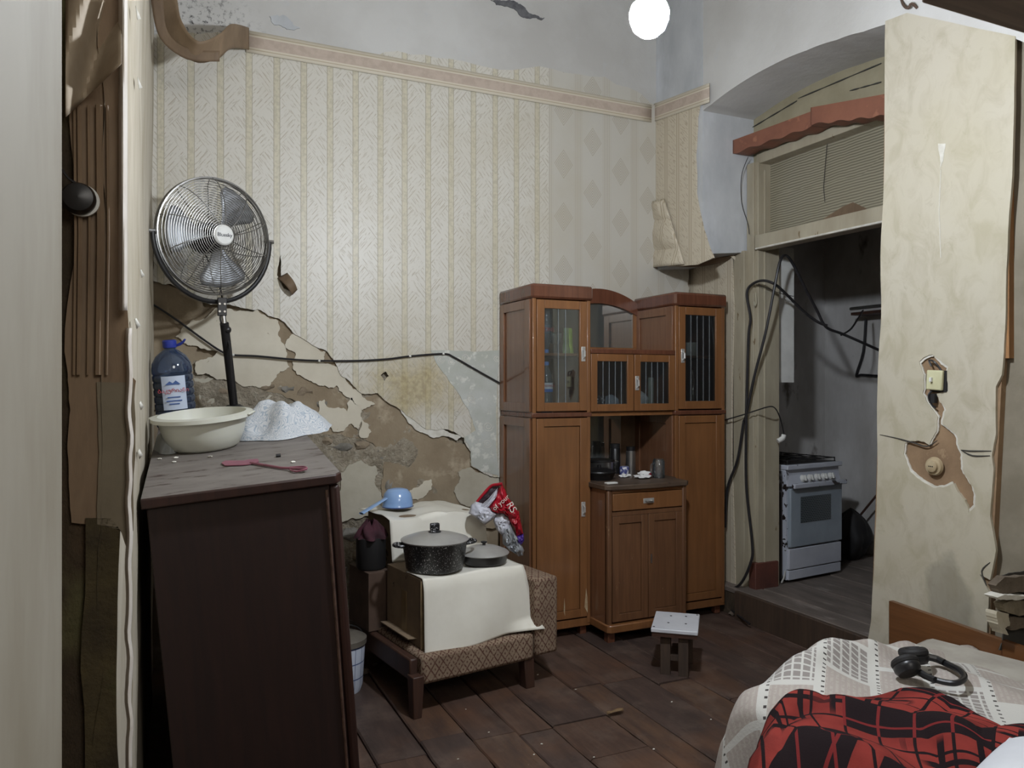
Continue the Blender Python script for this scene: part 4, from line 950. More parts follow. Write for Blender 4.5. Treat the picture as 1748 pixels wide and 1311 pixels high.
for i, (gx, gy, c, l) in enumerate(((2.145, 3.93, (150, 168, 110), 'pale green packet on the left tower shelf'), (2.175, 3.94, (180, 205, 60), 'bright lime packet at the right end of the left tower shelf'))):
    def pk(u, v, gx=gx, gy=gy, i=i):
        a = u*2*pi; r = .022*(1-.4*v)*(1+.3*noise.noise(Vector((a, v*4, i)))); return (gx+r*cos(a), gy+.7*r*sin(a), 1.606+.15*v)
    simple('packet', l, 'packet', MB().grid(20, 12, pk), mat('packet_%d' % i, c, [v*.8 for v in c], 30, .35, bump=.5), smooth=60)
simple('metal_cup', 'white enamel mug on the right tower shelf', 'mug', MB().lathe([(0, 0), (.04, 0), (.042, .01), (.042, .085), (.039, .085), (.038, .01), (0, .008)], 24, Matrix.Translation((3.05, 3.95, 1.606))), WHITEP, smooth=50).name = 'enamel_mug'
for i, (gx, lbl) in enumerate(((2.905, 'tall thin bottle at the left side of the right tower floor'), (3.06, 'tall shiny flask at the right side of the right tower floor'))):
    simple('glass_bottle', lbl, 'bottle', MB().lathe([(0, 0), (.03, 0), (.032, .02), (.032, .15), (.012, .2), (.012, .25), (0, .25)], 20, Matrix.Translation((gx+.02, 3.97, 1.271))), clearmat('pinkish_glass', (190, 170, 175), .2, .05, (150, 130, 132), .3), smooth=50)
SIL = NT('filigree_silver'); vv = SIL.n('ShaderNodeTexVoronoi'); vv.inputs['Scale'].default_value = 70; SIL.l(SIL.tc.outputs['Object'], vv.inputs[0])
SIL.col(SIL.mix(SIL.step(vv.outputs['Distance'], .25, .4), lin((205, 210, 215)), lin((40, 46, 52)))); SIL.set(rough=.4, metal=.3)
simple('patterned_bowl', 'openwork silver patterned bowl behind the left middle glass door', 'bowl', MB().lathe([(0, 0), (.03, 0), (.05, .03), (.056, .09), (.052, .09), (.046, .03), (0, .01)], 28, Matrix.Translation((2.33, 3.90, 1.269))), SIL.m, smooth=50)
def bag_mesh(cx, cy, z0, rx, ry, h, seed, jag=.5):
    def fn(u, v):
        a = u*2*pi; prof = (sin(pi*min(1, v*1.02+.04))**.6)*(1-.25*v)
        k = prof*(1+jag*noise.noise(Vector((cos(a)*1.5+seed, sin(a)*1.5, v*3)))); return (cx+rx*cos(a)*k, cy+ry*sin(a)*k, z0+h*v*(1+.12*noise.noise(Vector((a, seed, 1)))))
    return MB().grid(40, 20, fn)
simple('cloth_bundle', 'grey-blue plastic bundle behind the left middle glass door', 'bundle', bag_mesh(2.45, 3.93, 1.269, .06, .06, .10, 3), mat('bundle_grey', (160, 165, 172), (130, 136, 146), 12, .5, bump=.6), smooth=70)
simple('cloth_bundle', 'white crumpled bundle behind the right middle glass door', 'bundle', bag_mesh(2.66, 3.93, 1.269, .075, .06, .12, 5), mat('bundle_white', (190, 190, 190), (160, 160, 162), 12, .5, bump=.6), smooth=70)
simple('red_packet', 'red and white packet at the left of the right middle glass door', 'packet', MB().box(2.565, 2.60, 3.88, 3.91, 1.269, 1.375), mat('crimson_card', (168, 44, 70), (190, 170, 160), 8, .5, lo=.55, hi=.58), bevel=.003)
simple('glass_jar', 'narrow upright glass jar behind the right middle glass door', 'jar', MB().lathe([(0, 0), (.018, 0), (.018, .2), (0, .2)], 16, Matrix.Translation((2.70, 3.88, 1.269))), mat('pale_glass', (170, 172, 160), (150, 150, 140), 9, .2, bump=0), smooth=50)
# on the counter
CTZ = .872
def at(px, py, z=CTZ): return P(px, py, 'Z', z)
c = Vector((2.338, 3.88, CTZ))
t = thing('frying_pan', 'black frying pan with a lid at the left end of the counter', 'pan', c)
obj('pan_body', MB().lathe([(0, 0), (.075, 0), (.095, .04), (.098, .042), (.09, .046), (0, .046)], 32), BLACK, t, world=False, smooth=50)
obj('pan_lid', MB().lathe([(.096, .045), (.094, .052), (.05, .066), (.012, .07), (.012, .085), (0, .087)], 32), BLACK, t, world=False, smooth=50)
c = Vector((2.43, 4.02, CTZ))
t = thing('saucepan', 'small steel saucepan with black rim behind the frying pan', 'saucepan', c)
obj('pot_body', MB().lathe([(0, 0), (.075, 0), (.08, .008), (.08, .095), (.084, .1), (.078, .1), (.076, .01), (0, .01)], 32), STEEL, t, world=False, smooth=50)
for s in (1,): obj('side_handle', MB().tube([(.078, -.02, .08), (.115, -.015, .085), (.115, .015, .085), (.078, .02, .08)], .004, 6), STEEL, t, world=False)
obj('rim_band', MB().lathe([(.081, .09), (.086, .09), (.086, .102), (.081, .102)], 32), BLACK, t, world=False)
for nm, lb_, (x_, y_), h, r, m1, m2 in (('thermos', 'black thermos flask standing before the niche mirror', (2.585, 4.10), .185, .032, BLACK, BLACKM), ('thermos', 'brushed steel thermos beside the black one', (2.655, 4.03), .17, .03, STEEL, BLACK)):
    q = thing(nm, lb_, 'thermos', (x_, y_, CTZ))
    obj('body', MB().lathe([(0, 0), (r, 0), (r, h*.82), (r*.9, h*.85), (0, h*.85)], 24), m1, q, world=False)
    obj('lid', MB().lathe([(r*.92, h*.85), (r*.94, h), (0, h)], 24), m2, q, world=False)
q = thing('glass_mug', 'clear glass mug upside down near the counter front', 'mug', (2.70, 3.80, CTZ))
obj('cup', MB().lathe([(.036, 0), (.038, .004), (.036, .10), (.028, .113), (0, .115), (0, .108), (.026, .105), (.033, .02), (.033, 0)], 28), GLASSM, q, world=False, smooth=50)
obj('handle', MB().tube([(-.034, -.008, .09), (-.062, -.014, .08), (-.062, -.014, .035), (-.036, -.008, .02)], .005, 8, smooth=4), GLASSM, q, world=False)
for i, (gx, gy, s_, l) in enumerate(((2.60, 3.82, .032, 'crumpled white tissue left of the glass mug'), (2.53, 3.90, .02, 'small crumpled white tissue before the jar'))):
    simple('tissue', l, 'tissue', MB().icos((gx, gy, CTZ+s_*.55), s_, 3, (1.3, 1, .62), 1.1, i*3), mat('tissue_white', (225, 224, 222), (205, 204, 202), 20, .95, bump=.5), smooth=50)
simple('lighter', 'small red lighter on the front edge of the counter', 'lighter', MB().tube([at(1092, 812, CTZ+.007), at(1112, 809, CTZ+.007)], .007, 8), mat('red_plastic', (176, 40, 62), None, 5, .35, bump=0))
simple('jar', 'small blue patterned jar between saucepan and thermoses', 'jar', MB().lathe([(0, 0), (.027, 0), (.029, .01), (.029, .05), (.024, .056), (0, .058)], 24, Matrix.Translation((2.575, 3.98, CTZ))), mat('blue_white_label', (70, 76, 130), (200, 200, 205), 40, .4, lo=.52, hi=.56, bump=0), smooth=50)
simple('white_box', 'small cream box standing behind the saucepan', 'box', MB().box(2.34, 2.40, 4.10, 4.14, CTZ, CTZ+.15), mat('cream_card', (180, 176, 150), (164, 160, 136), 8, .7), bevel=.002)
simple('cigarette_packet', 'flat white packet on the counter before the pan', 'packet', MB().box(2.262, 2.33, 3.665, 3.70, CTZ, CTZ+.009), WHITEP, bevel=.002)

# ================================================================ ARMCHAIR with boxes and pots
AR = radians(8.6); AM = Matrix.Translation((1.0, 3.17, 0)) @ Matrix.Rotation(AR, 4, 'Z')
t = thing('armchair', 'worn wooden armchair with brown diamond-patterned upholstery, without back cushion', 'armchair', mtx=AM)
def uph():
    m = NT('brown_diamond_upholstery'); x, y, z = m.xyz()
    def lat(a, b):
        p = m.math('ADD', m.math('DIVIDE', a, .040), m.math('DIVIDE', b, .056)); q = m.math('SUBTRACT', m.math('DIVIDE', a, .040), m.math('DIVIDE', b, .056))
        dp = m.math('ABSOLUTE', m.math('SUBTRACT', m.math('FRACT', p), .5)); dq = m.math('ABSOLUTE', m.math('SUBTRACT', m.math('FRACT', q), .5))
        ln = m.math('MAXIMUM', m.math('GREATER_THAN', dp, .41), m.math('GREATER_THAN', dq, .41))
        dot = m.math('LESS_THAN', m.math('ADD', dp, dq), .17); return m.math('MAXIMUM', ln, dot)
    g = m.n('ShaderNodeNewGeometry'); ns = m.n('ShaderNodeSeparateXYZ'); m.l(g.outputs['Normal'], ns.inputs[0])
    top = m.math('GREATER_THAN', m.math('ABSOLUTE', ns.outputs[2]), .6); sd = m.math('GREATER_THAN', m.math('ABSOLUTE', ns.outputs[0]), .6)
    f = m.mix(sd, lat(x, z), lat(y, z)); f = m.mix(top, f, lat(x, y))
    f = m.math('MULTIPLY', f, m.step(m.noise(120, 2), .35, .5))
    m.col(m.mix(m.math('MULTIPLY', f, .9), m.mix(m.step(m.noise(5, 4), .4, .65), lin((140, 122, 104)), lin((122, 104, 88))), lin((82, 54, 46)))); m.set(rough=.95, spec=.1); m.bump(m.noise(260, 2), .3, .002); return m.m
UPH = uph()
CHW = wood('dull_brown_chair_wood', (74, 48, 36), (58, 38, 30), (112, 88, 68), rough=.55, wear=.72)
obj('seat', MB().box(.02, .605, -.02, .86, .135, .262), UPH, t, world=False, bevel=.018)
obj('armrest', MB().box(.607, .735, -.03, .62, .150, .515), UPH, t, world=False, bevel=.016)
obj('side_rail', MB().box(-.02, .018, .02, .88, .15, .245), CHW, t, world=False, bevel=.008)
for lx, ly in ((-.022, -.02), (.565, -.028)): obj('leg', MB().add([(lx, ly, 0), (lx+.04, ly, 0), (lx+.04, ly+.045, 0), (lx, ly+.045, 0), (lx-.004, ly-.004, .18), (lx+.05, ly-.004, .18), (lx+.05, ly+.06, .18), (lx-.004, ly+.06, .18)] if lx < 0 else [(lx, ly+.02, 0), (lx+.05, ly+.02, 0), (lx+.05, ly+.07, 0), (lx, ly+.07, 0), (lx-.01, ly+.02, .136), (lx+.045, ly+.02, .136), (lx+.045, ly+.08, .136), (lx-.01, ly+.08, .136)], [(3, 2, 1, 0), (4, 5, 6, 7), (0, 1, 5, 4), (1, 2, 6, 5), (2, 3, 7, 6), (3, 0, 4, 7)]), CHW, t, world=False, bevel=.004)
for lx in (-.02, .565): obj('leg', MB().box(lx, lx+.045, .80, .845, 0, .16), CHW, t, world=False, bevel=.004)
# cardboard boxes
CARD = mat('cardboard', (134, 115, 92), (112, 95, 76), 5, .9, bump=.2, c3=(70, 56, 44), s3=9, lo3=.64, hi3=.68)
BT = .568
bxm = thing('cardboard_box', 'large cardboard box on the armchair seat under the pots', 'box', mtx=AM @ Matrix.Translation((.30, .27, .264)))
obj('box_body', MB().box(-.245, .255, -.205, .16, 0, BT-.264), CARD, bxm, world=False, bevel=.003)
obj('tape', MB().box(-.2475, -.2455, -.06, -.01, .0, .22), mat('parcel_tape', (128, 108, 76), None, 5, .3, bump=0), bxm, world=False)
obj('flap_edge', MB().box(-.250, -.232, -.212, -.206, .0, BT-.27), mat('pale_card_edge', (158, 138, 106), (128, 110, 82), 20, .9), bxm, world=False)
obj('lower_flap', MB().box(-.29, -.246, -.16, .14, .008, .012, Matrix.Rotation(.1, 4, 'Y')), CARD, bxm, world=False)
b2 = thing('cardboard_box', 'taller box at the armchair rear covered by white oilcloth', 'box', mtx=AM @ Matrix.Translation((.35, .66, .264)))
obj('box_body', MB().box(-.23, .24, -.16, .16, 0, .50), CARD, b2, world=False, bevel=.003)
b3 = thing('cardboard_box', 'small brown box at the armchair left rear under the black pot', 'box', mtx=AM @ Matrix.Translation((.02, .56, .248)))
obj('box_body', MB().box(-.05, .085, -.11, .14, 0, .28), mat('brown_card_dark', (84, 66, 54), (68, 52, 42), 7, .9), b3, world=False, bevel=.003)
# oilcloths
OIL = mat('white_oilcloth', (228, 225, 214), (214, 210, 197), 3, .38, bump=.1, c3=(186, 178, 156), s3=5, lo3=.66, hi3=.8)
def oil1(u, v):   # lies on the box top, hangs down its front
    x = .055+.53*u; s = v
    if s < .30: y = .22-s/.30*.17+.0; z = BT+.004+.004*sin(u*9+s*8)
    else:
        q = (s-.30)/.70; y = .052-.012*sin(min(1, q*6)*pi/2)-.035*q+.012*sin(u*7+q*2)*q; z = BT+.004-q*(.335-.045*u)
        x += .03*q*(u-.2)+(.035*q*max(0, u-.7)/.3)
        if q > .85 and u > .75: y -= .03*(q-.85)/.15*(u-.75)/.25*2
    return AM @ Vector((x, y, z))
o = centred(obj('oilcloth', MB().grid(30, 44, oil1), OIL, solid=.0018, smooth=70)); tag(o, 'white oilcloth hanging down the front of the cardboard box under the black pots', 'oilcloth')
def oil2(u, v):
    x = .085+.56*u; q = v
    if q < .62: y = .86-q/.62*.38; z = .772+.006*sin(u*11+v*5)+.012*noise.noise(Vector((u*5, v*5, 1)))
    else:
        k = (q-.62)/.38; y = .48-.014-.03*k-.016*sin(u*9); z = .770-k*.20+.03*noise.noise(Vector((u*4, 3, 1)))
    if u > .93: z -= (u-.93)*2.2; x = .085+.56*.93+.012
    return AM @ Vector((x, y, z))
o = centred(obj('oilcloth', MB().grid(36, 40, oil2), OIL, solid=.0018, smooth=70)); tag(o, 'white oilcloth covering the rear box beneath the blue dipper', 'oilcloth')
# big speckled pot
SPK = NT('black_speckled_enamel'); SPK.col(SPK.mix(SPK.step(SPK.noise(190, 1, .4), .64, .67), lin((26, 26, 28)), lin((190, 190, 192)))); SPK.set(rough=.35)
pc = AM @ Vector((.185, .185, BT+.008))
t = thing('cooking_pot', 'large black speckled cooking pot with a grey lid', 'pot', pc)
obj('pot_body', MB().lathe([(0, 0), (.118, 0), (.132, .01), (.150, .13), (.154, .133), (.148, .136), (.12, .02), (0, .01)], 48), SPK.m, t, world=False, smooth=50)
obj('lid', MB().lathe([(.155, .134), (.157, .139), (.152, .143), (.10, .160), (.05, .169), (0, .171)], 48), LID, t, world=False, smooth=50)
k_ = obj('lid_knob', MB().lathe([(.028, .168), (.030, .174), (.018, .180), (.0, .181)], 20), SPK.m, t, world=False)
obj('knob_grip', MB().box(-.022, .022, -.012, .012, .178, .212), SPK.m, k_, world=False, bevel=.006)
for a in (AR+2.9, AR-.35): obj('side_handle', MB().tube([(.146*cos(a-.22), .146*sin(a-.22), .118), (.178*cos(a-.17), .178*sin(a-.17), .122), (.19*cos(a), .19*sin(a), .122), (.178*cos(a+.17), .178*sin(a+.17), .122), (.146*cos(a+.22), .146*sin(a+.22), .118)], .008, 8, smooth=4), SPK.m, t, world=False)
pc = AM @ Vector((.435, .16, BT+.008))
t = thing('frying_pan', 'shallow black pan with a domed grey lid beside the big pot', 'pan', pc)
obj('pan_body', MB().lathe([(0, 0), (.095, 0), (.108, .012), (.116, .045), (.119, .048), (.11, .05), (0, .012)], 40), BLACK, t, world=False, smooth=50)
obj('lid', MB().lathe([(.119, .047), (.121, .051), (.112, .06), (.07, .077), (.03, .085), (0, .086)], 40), LID, t, world=False, smooth=50)
obj('lid_knob', MB().lathe([(.008, .084), (.007, .093), (.015, .098), (.015, .103), (0, .106)], 16), BLACK, t, world=False)
# blue dipper upside down
ENB = mat('pale_blue_enamel', (140, 172, 214), (128, 160, 206), 6, .2, bump=0, coat=.5)
dc = AM @ Vector((.235, .70, .790))
t = thing('enamel_dipper', 'pale blue enamel dipper upside down on the white oilcloth', 'dipper', dc)
obj('bowl', MB().lathe([(.079, 0), (.082, .003), (.079, .008), (.079, .03), (.070, .07), (.05, .092), (.02, .098), (0, .098)], 36), ENB, t, world=False, smooth=50)
obj('rim', MB().lathe([(.079, 0), (.083, .001), (.083, .005), (.079, .006)], 36), mat('navy_rim', (50, 66, 110), None, 5, .3, bump=0), t, world=False)
def dip(u, v):
    s = u; w = .016+.006*s; a = 2*pi*v; d = Vector((-.93, -.33, 0)); n = Vector((.33, -.93, 0))
    return Vector((0, 0, .052-.062*s+.005*sin(a)))+d*(.070+.155*s)+n*w*cos(a)
obj('handle', MB().grid(8, 12, dip), ENB, t, world=False, smooth=60)
# maroon cloth in a black pot
bp = AM @ Vector((.022, .545, .531))
t = thing('black_pot', 'tall matt black pot left of the speckled pot', 'pot', bp)
obj('pot_body', MB().lathe([(0, 0), (.066, 0), (.072, .01), (.072, .15), (.068, .152), (.06, .14), (0, .13)], 28), BLACKM, t, world=False, smooth=50)
def rag(u, v):
    a = u*2*pi; k = 1+.55*noise.noise(Vector((cos(a)*2.2, sin(a)*2.2, v*2))); r = .078*(1-.75*v)*k
    return bp+Vector((r*cos(a), r*sin(a), .148+.085*v*(1+.6*noise.noise(Vector((a*1.2, 2, v)))) ))
o = centred(obj('maroon_rag', MB().grid(40, 14, rag), mat('maroon_cloth', (70, 30, 42), (44, 20, 28), 9, .9, bump=.5), smooth=60)); tag(o, 'crumpled maroon rag stuffed on top of the tall black pot', 'cloth')
# red and white carrier bag
def bulge(nm, out, dep, bul, m, parent, jag=.012, seed=0):
    """a soft closed pouch whose outline is star-shaped; front bulges by bul, back by half"""
    n = len(out); cxp = sum(p[0] for p in out)/n; cyp = sum(p[1] for p in out)/n; K = 8
    pts = []
    for i in range(n):
        a, b = out[i], out[(i+1) % n]
        for k in range(4): pts.append((a[0]+(b[0]-a[0])*k/4, a[1]+(b[1]-a[1])*k/4))
    N = len(pts); vs = [P(cxp, cyp, 'D', dep-bul)]; fs = []
    for side in (1, -.5):
        for k in range(1, K+1):
            sc_ = k/K
            if side < 0 and k == K: continue
            for i, p in enumerate(pts):
                q = P(cxp+(p[0]-cxp)*sc_, cyp+(p[1]-cyp)*sc_, 'D', dep)
                q -= FW*(bul*side*sqrt(max(0, 1-sc_**2.5)))
                if k < K: q -= FW*(side*jag*(noise.noise(Vector((p[0]*.25*sc_+seed, p[1]*.12, sc_*2)))+.5*abs(noise.noise(Vector((p[0]*.09*sc_, p[1]*.09*sc_, seed)))*2)))
                vs.append(q)
    for i in range(N): fs.append((0, 1+i, 1+(i+1) % N))
    for k in range(K-1):
        for i in range(N): j = (i+1) % N; fs.append((1+k*N+i, 1+(k+1)*N+i, 1+(k+1)*N+j, 1+k*N+j))
    B0 = 1+K*N; c = len(vs); vs.append(P(cxp, cyp, 'D', dep+bul*.5))
    for i in range(N): fs.append((c, B0+(i+1) % N, B0+i))
    for k in range(K-2):
        for i in range(N): j = (i+1) % N; fs.append((B0+k*N+i, B0+k*N+j, B0+(k+1)*N+j, B0+(k+1)*N+i))
    for i in range(N): j = (i+1) % N; fs.append((B0+(K-2)*N+i, B0+(K-2)*N+j, 1+(K-1)*N+j, 1+(K-1)*N+i))
    return obj(nm, MB().add(vs, fs), m, parent, smooth=75)
bd = 3.90
t = thing('carrier_bag', 'crumpled red and white plastic carrier bag between armchair and cabinet', 'plastic bag', P(852, 915, 'D', bd))
RB = mat('red_bag_plastic', (176, 26, 44), (150, 18, 36), 8, .28, bump=.25, dist=.006); WBG = mat('white_bag_plastic', (205, 205, 212), (178, 180, 192), 8, .5, bump=.1, dist=.004)
bulge('dark_content', [(813,856),(836,832),(852,829),(852,845),(840,862),(820,872)], bd+.03, .02, mat('dark_purple', (42, 24, 34), None, 6, .6), t)
rp_ = bulge('red_panel', [(833,865),(845,850),(851,834),(857,825),(863,837),(867,848),(877,861),(885,874),(886,884),(874,888),(860,876),(848,877),(838,870)], bd, .05, RB, t, .02, 3)
bulge('red_panel', [(864,876),(886,872),(889,890),(894,912),(882,916),(879,902),(872,892)], bd+.01, .04, RB, t, .02, 5)
bulge('purple_corner', [(881,913),(894,910),(895,922),(890,930),(884,925)], bd+.01, .03, mat('purple_bag_print', (70, 44, 130), None, 5, .3, bump=.2), t)
bulge('white_panel', [(800,876),(804,862),(812,856),(833,862),(840,870),(849,877),(842,886),(828,896),(820,890),(810,882)], bd-.01, .045, WBG, t, .012, 7)
bulge('white_panel', [(844,880),(858,872),(866,879),(872,888),(870,905),(858,915),(848,905),(842,890)], bd+.01, .04, WBG, t, .012, 9)
bulge('white_rim', [(812,870),(833,852),(850,832),(848,848),(836,864),(820,876)], bd-.03, .012, WBG, t, .01, 2)
obj('red_rim', MB().tube([P(812, 860, 'D', bd+.02), P(824, 845, 'D', bd+.02), P(838, 830, 'D', bd+.02), P(850, 827, 'D', bd), P(857, 826, 'D', bd-.01)], .008, 8, smooth=5), RB, t)
def facing(px, py, dep, ang):
    xa = RT*cos(ang)+UP*sin(ang); ya = -RT*sin(ang)+UP*cos(ang); c = P(px, py, 'D', dep)
    return Matrix(((xa.x, ya.x, -FW.x, c.x), (xa.y, ya.y, -FW.y, c.y), (xa.z, ya.z, -FW.z, c.z), (0, 0, 0, 1)))
text_mesh('of your', .034, facing(855, 858, bd-.082, radians(42)), WHITE_TORN, rp_)
text_mesh('RS', .05, facing(873, 866, bd-.078, radians(-58)), WHITE_TORN, rp_)
cb_ = bulge('clear_bag', [(856,893),(871,890),(884,915),(895,940),(893,948),(886,950),(868,938),(858,928)], bd+.02, .05, BAGM, None, .03, 4)
centred(cb_); tag(cb_, 'clear plastic bag hanging below the red and white carrier bag', 'plastic bag')
# coiled cord behind the chair, light board, bucket
pts = []
for k in range(70):
    a = k*.42; pts.append(P(640+ (17+3*sin(k))*cos(a), 1008+(26+4*sin(k*1.3))*sin(a), 'D', 3.97+.02*sin(k*.7)))
o = centred(obj('coiled_cord', MB().tube(pts, .005, 6), RUBBER)); tag(o, 'black coiled cord hanging behind the armchair left side', 'cord')
a0 = P(602, 1035, 'Y', 4.14); a1 = P(637, 1035, 'Y', 4.14)
o = centred(obj('plank_offcut', MB().box(a0.x, a1.x, 4.12, 4.15, .0, .40), mat('pale_raw_board', (132, 116, 92), (110, 96, 74), 6, .8, stretch=(6, 6, 1)), bevel=.003)); tag(o, 'pale board leaning on the back wall behind the bucket', 'board')
bk = P(600, 1145, 'Z', 0); bk = Vector((.775, 3.60, 0))
t = thing('enamel_bucket', 'white enamel bucket with blue grid lines between sideboard and armchair', 'bucket', bk)
def grd():
    m = NT('white_blue_grid'); x, y, z = m.xyz(); an = m.math('ARCTAN2', y, x)
    g = m.math('MAXIMUM', m.math('GREATER_THAN', m.math('FRACT', m.math('MULTIPLY', an, 2.6)), .93), m.math('GREATER_THAN', m.math('FRACT', m.math('MULTIPLY', z, 14)), .93))
    m.col(m.mix(g, lin((190, 196, 210)), lin((60, 76, 120)))); m.set(rough=.35); return m.m
obj('bucket_body', MB().lathe([(0, 0), (.085, 0), (.095, .03), (.105, .20), (.102, .22), (.108, .24), (.104, .24), (.09, .03), (0, .01)], 32), grd(), t, world=False, smooth=50)
obj('dark_rim', MB().lathe([(.103, .215), (.112, .22), (.113, .245), (.106, .25), (.08, .262), (.0, .266)], 32), mat('grey_bucket_lid', (112, 106, 96), (86, 80, 72), 7, .5), t, world=False)
obj('bail', MB().tube([(.105*cos(a), .03, .235+.06*sin(a)) for a in [pi*k/12 for k in range(13)]], .003, 6), BLACK, t, world=False)

# ================================================================ STOOL
sc = P(1154, 1060, 'Z', .236); sc.z = 0; SM = Matrix.Translation(sc) @ Matrix.Rotation(radians(-40), 4, 'Z')
t = thing('stool', 'low stool with white square top and dark wooden legs before the cabinet', 'stool', mtx=SM)
SW, SV, SH = .112, .150, .236
st_ = obj('seat', MB().box(-SW, SW, -SV, SV, SH-.020, SH), mat('white_stool_board', (205, 207, 212), (194, 196, 202), 8, .45, bump=.03), t, world=False, bevel=.004)
obj('seat_board', MB().box(-SW+.004, SW-.004, -SV+.006, SV-.006, SH-.040, SH-.0205), CHW, t, world=False)
for x_, y_ in ((-.03, .08), (.045, .09), (-.035, -.04), (.05, -.035), (-.1, -.12), (.1, .13)): obj('nail_hole', MB().lathe([(0, 0), (.006, 0), (.006, .001), (0, .001)], 8, Matrix.Translation((x_, y_, SH+.0002))), BLACKM, st_, world=False)
SL = wood('rough_stool_wood', (74, 58, 46), (56, 44, 36), rough=.75)
for x_, y_ in ((-.045, -.105), (.042, -.115), (-.055, .095), (.055, .085)):
    obj('leg', MB().box(x_-.024, x_+.024, y_-.012, y_+.012, 0, SH-.041), SL, t, world=False, bevel=.002)
obj('stretcher', MB().box(-.022, .022, -.10, .09, .07, .095), SL, t, world=False)

# ================================================================ STOVE
ST = Matrix.Translation((3.60, 3.685, .171)) @ Matrix.Rotation(radians(6), 4, 'Z')
t = thing('gas_stove', 'narrow white enamel gas stove with rust chips in the kitchen doorway', 'stove', mtx=ST)
EN = mat('chipped_white_enamel', (190, 194, 204), (178, 182, 194), 6, .3, bump=.02, c3=(40, 34, 32), s3=17, lo3=.72, hi3=.73)
ENC = mat('badly_chipped_enamel', (188, 192, 202), (176, 180, 192), 6, .35, bump=.1, c3=(40, 32, 30), s3=14, lo3=.55, hi3=.56)
w, dp, zt = .525, .50, .755
obj('body', MB().box(0, w, .02, dp, .02, zt-.04), EN, t, world=False, bevel=.004)
obj('left_corner_strip', MB().box(-.002, .018, .012, .04, .02, zt-.05), ENC, t, world=False)
obj('left_side_panel', MB().box(-.004, -.0005, .04, dp, .02, zt-.05), mat('rusty_stove_side', (60, 56, 56), (140, 142, 148), 5, .5, lo=.55, hi=.6), t, world=False)
obj('hob_top', MB().box(-.006, w+.006, -.004, dp+.004, zt-.04, zt-.010), EN, t, world=False, bevel=.005)
obj('hob_plate', MB().box(.02, w-.02, .03, dp-.02, zt-.012, zt-.006), BLACK, t, world=False)
for gx in (.135, .39):
    for gy in (.14, .36):
        obj('burner', MB().lathe([(0, 0), (.04, 0), (.035, .012), (0, .014)], 20, Matrix.Translation((gx, gy, zt-.006))), BLACKM, t, world=False)
mb = MB()
for gx in (.03, .135, .25, .275, .39, .495): mb.tube([(gx, .03, zt+.014), (gx, dp-.03, zt+.014)], .004, 6)
for gy in (.03, .14, .25, .36, dp-.03): mb.tube([(.03, gy, zt+.016), (.495, gy, zt+.016)], .004, 6)
for gx in (.03, .495):
    for gy in (.03, .47): mb.tube([(gx, gy, zt-.006), (gx, gy, zt+.016)], .004, 6)
obj('grate', mb, BLACKM, t, world=False)
pnl = MB().add([(0, .0, zt-.145), (w, .0, zt-.145), (w, .03, zt-.045), (0, .03, zt-.045), (0, .05, zt-.145), (w, .05, zt-.145), (w, .05, zt-.045), (0, .05, zt-.045)], [(0, 1, 2, 3), (4, 7, 6, 5), (0, 4, 5, 1), (3, 2, 6, 7), (0, 3, 7, 4), (1, 5, 6, 2)])
pn = obj('control_panel', pnl, EN, t, world=False, bevel=.004)
for k in range(5):
    Mk = Matrix.Translation((.155+.068*k, .012, zt-.103)) @ Matrix.Rotation(pi/2-.28, 4, 'X')
    kb = obj('knob', MB().lathe([(.024, -.002), (.024, .004), (.019, .008), (.017, .022), (0, .023)], 20, Mk), WHITEP, pn, world=False)
    obj('knob_bar', MB().box(-.004, .004, -.018, .018, .022, .028, Mk), WHITEP, kb, world=False)
dr_ = obj('oven_door', MB().box(.012, w-.008, -.012, .018, .225, zt-.158), mat('grey_blue_oven_door', (150, 160, 170), (138, 148, 158), 5, .25, bump=.02), t, world=False, bevel=.006)
gr = NT('dark_oven_glass'); vv = gr.n('ShaderNodeTexBrick'); vv.inputs['Scale'].default_value = 22; vv.inputs['Color1'].default_value = lin((52, 58, 62))+(1,); vv.inputs['Color2'].default_value = lin((44, 50, 54))+(1,); vv.inputs['Mortar'].default_value = lin((92, 100, 104))+(1,); vv.inputs['Mortar Size'].default_value = .05
gr.l(gr.map((1, 1, 1), (pi/2, 0, 0)), vv.inputs[0]); gr.col(vv.outputs[0]); gr.set(rough=.2)
obj('oven_window', MB().box(.105, w-.125, -.0145, -.010, .375, .54), gr.m, dr_, world=False)
hd = obj('oven_handle', MB().box(.012, w-.0, -.045, -.018, .600, .630), ENC, t, world=False, bevel=.005)
for gx in (.05, w-.05): obj('handle_stub', MB().box(gx-.01, gx+.01, -.02, .002, .605, .625), EN, hd, world=False)
obj('drawer', MB().box(.004, w-.012, -.008, .02, .085, .215), EN, t, world=False, bevel=.004)
obj('lower_strip', MB().box(.004, w-.012, -.004, .02, .02, .079), EN, t, world=False, bevel=.003)
for gx in (.03, w-.03):
    for gy in (.06, dp-.05): obj('foot', MB().lathe([(.014, 0), (.014, .022), (0, .022)], 12, Matrix.Translation((gx, gy, 0))), BLACK, t, world=False)
c = P(1334, 990, 'Z', .172+.02)
o = simple('white_scrap', 'small white bent scrap on the kitchen floor by the stove foot', 'scrap', MB().tube([c+Vector((-.02, -.02, -.012)), c+Vector((.0, -.02, .02)), c+Vector((.02, -.01, .055))], .012, 6, smooth=3, flat=.4), WHITEP)

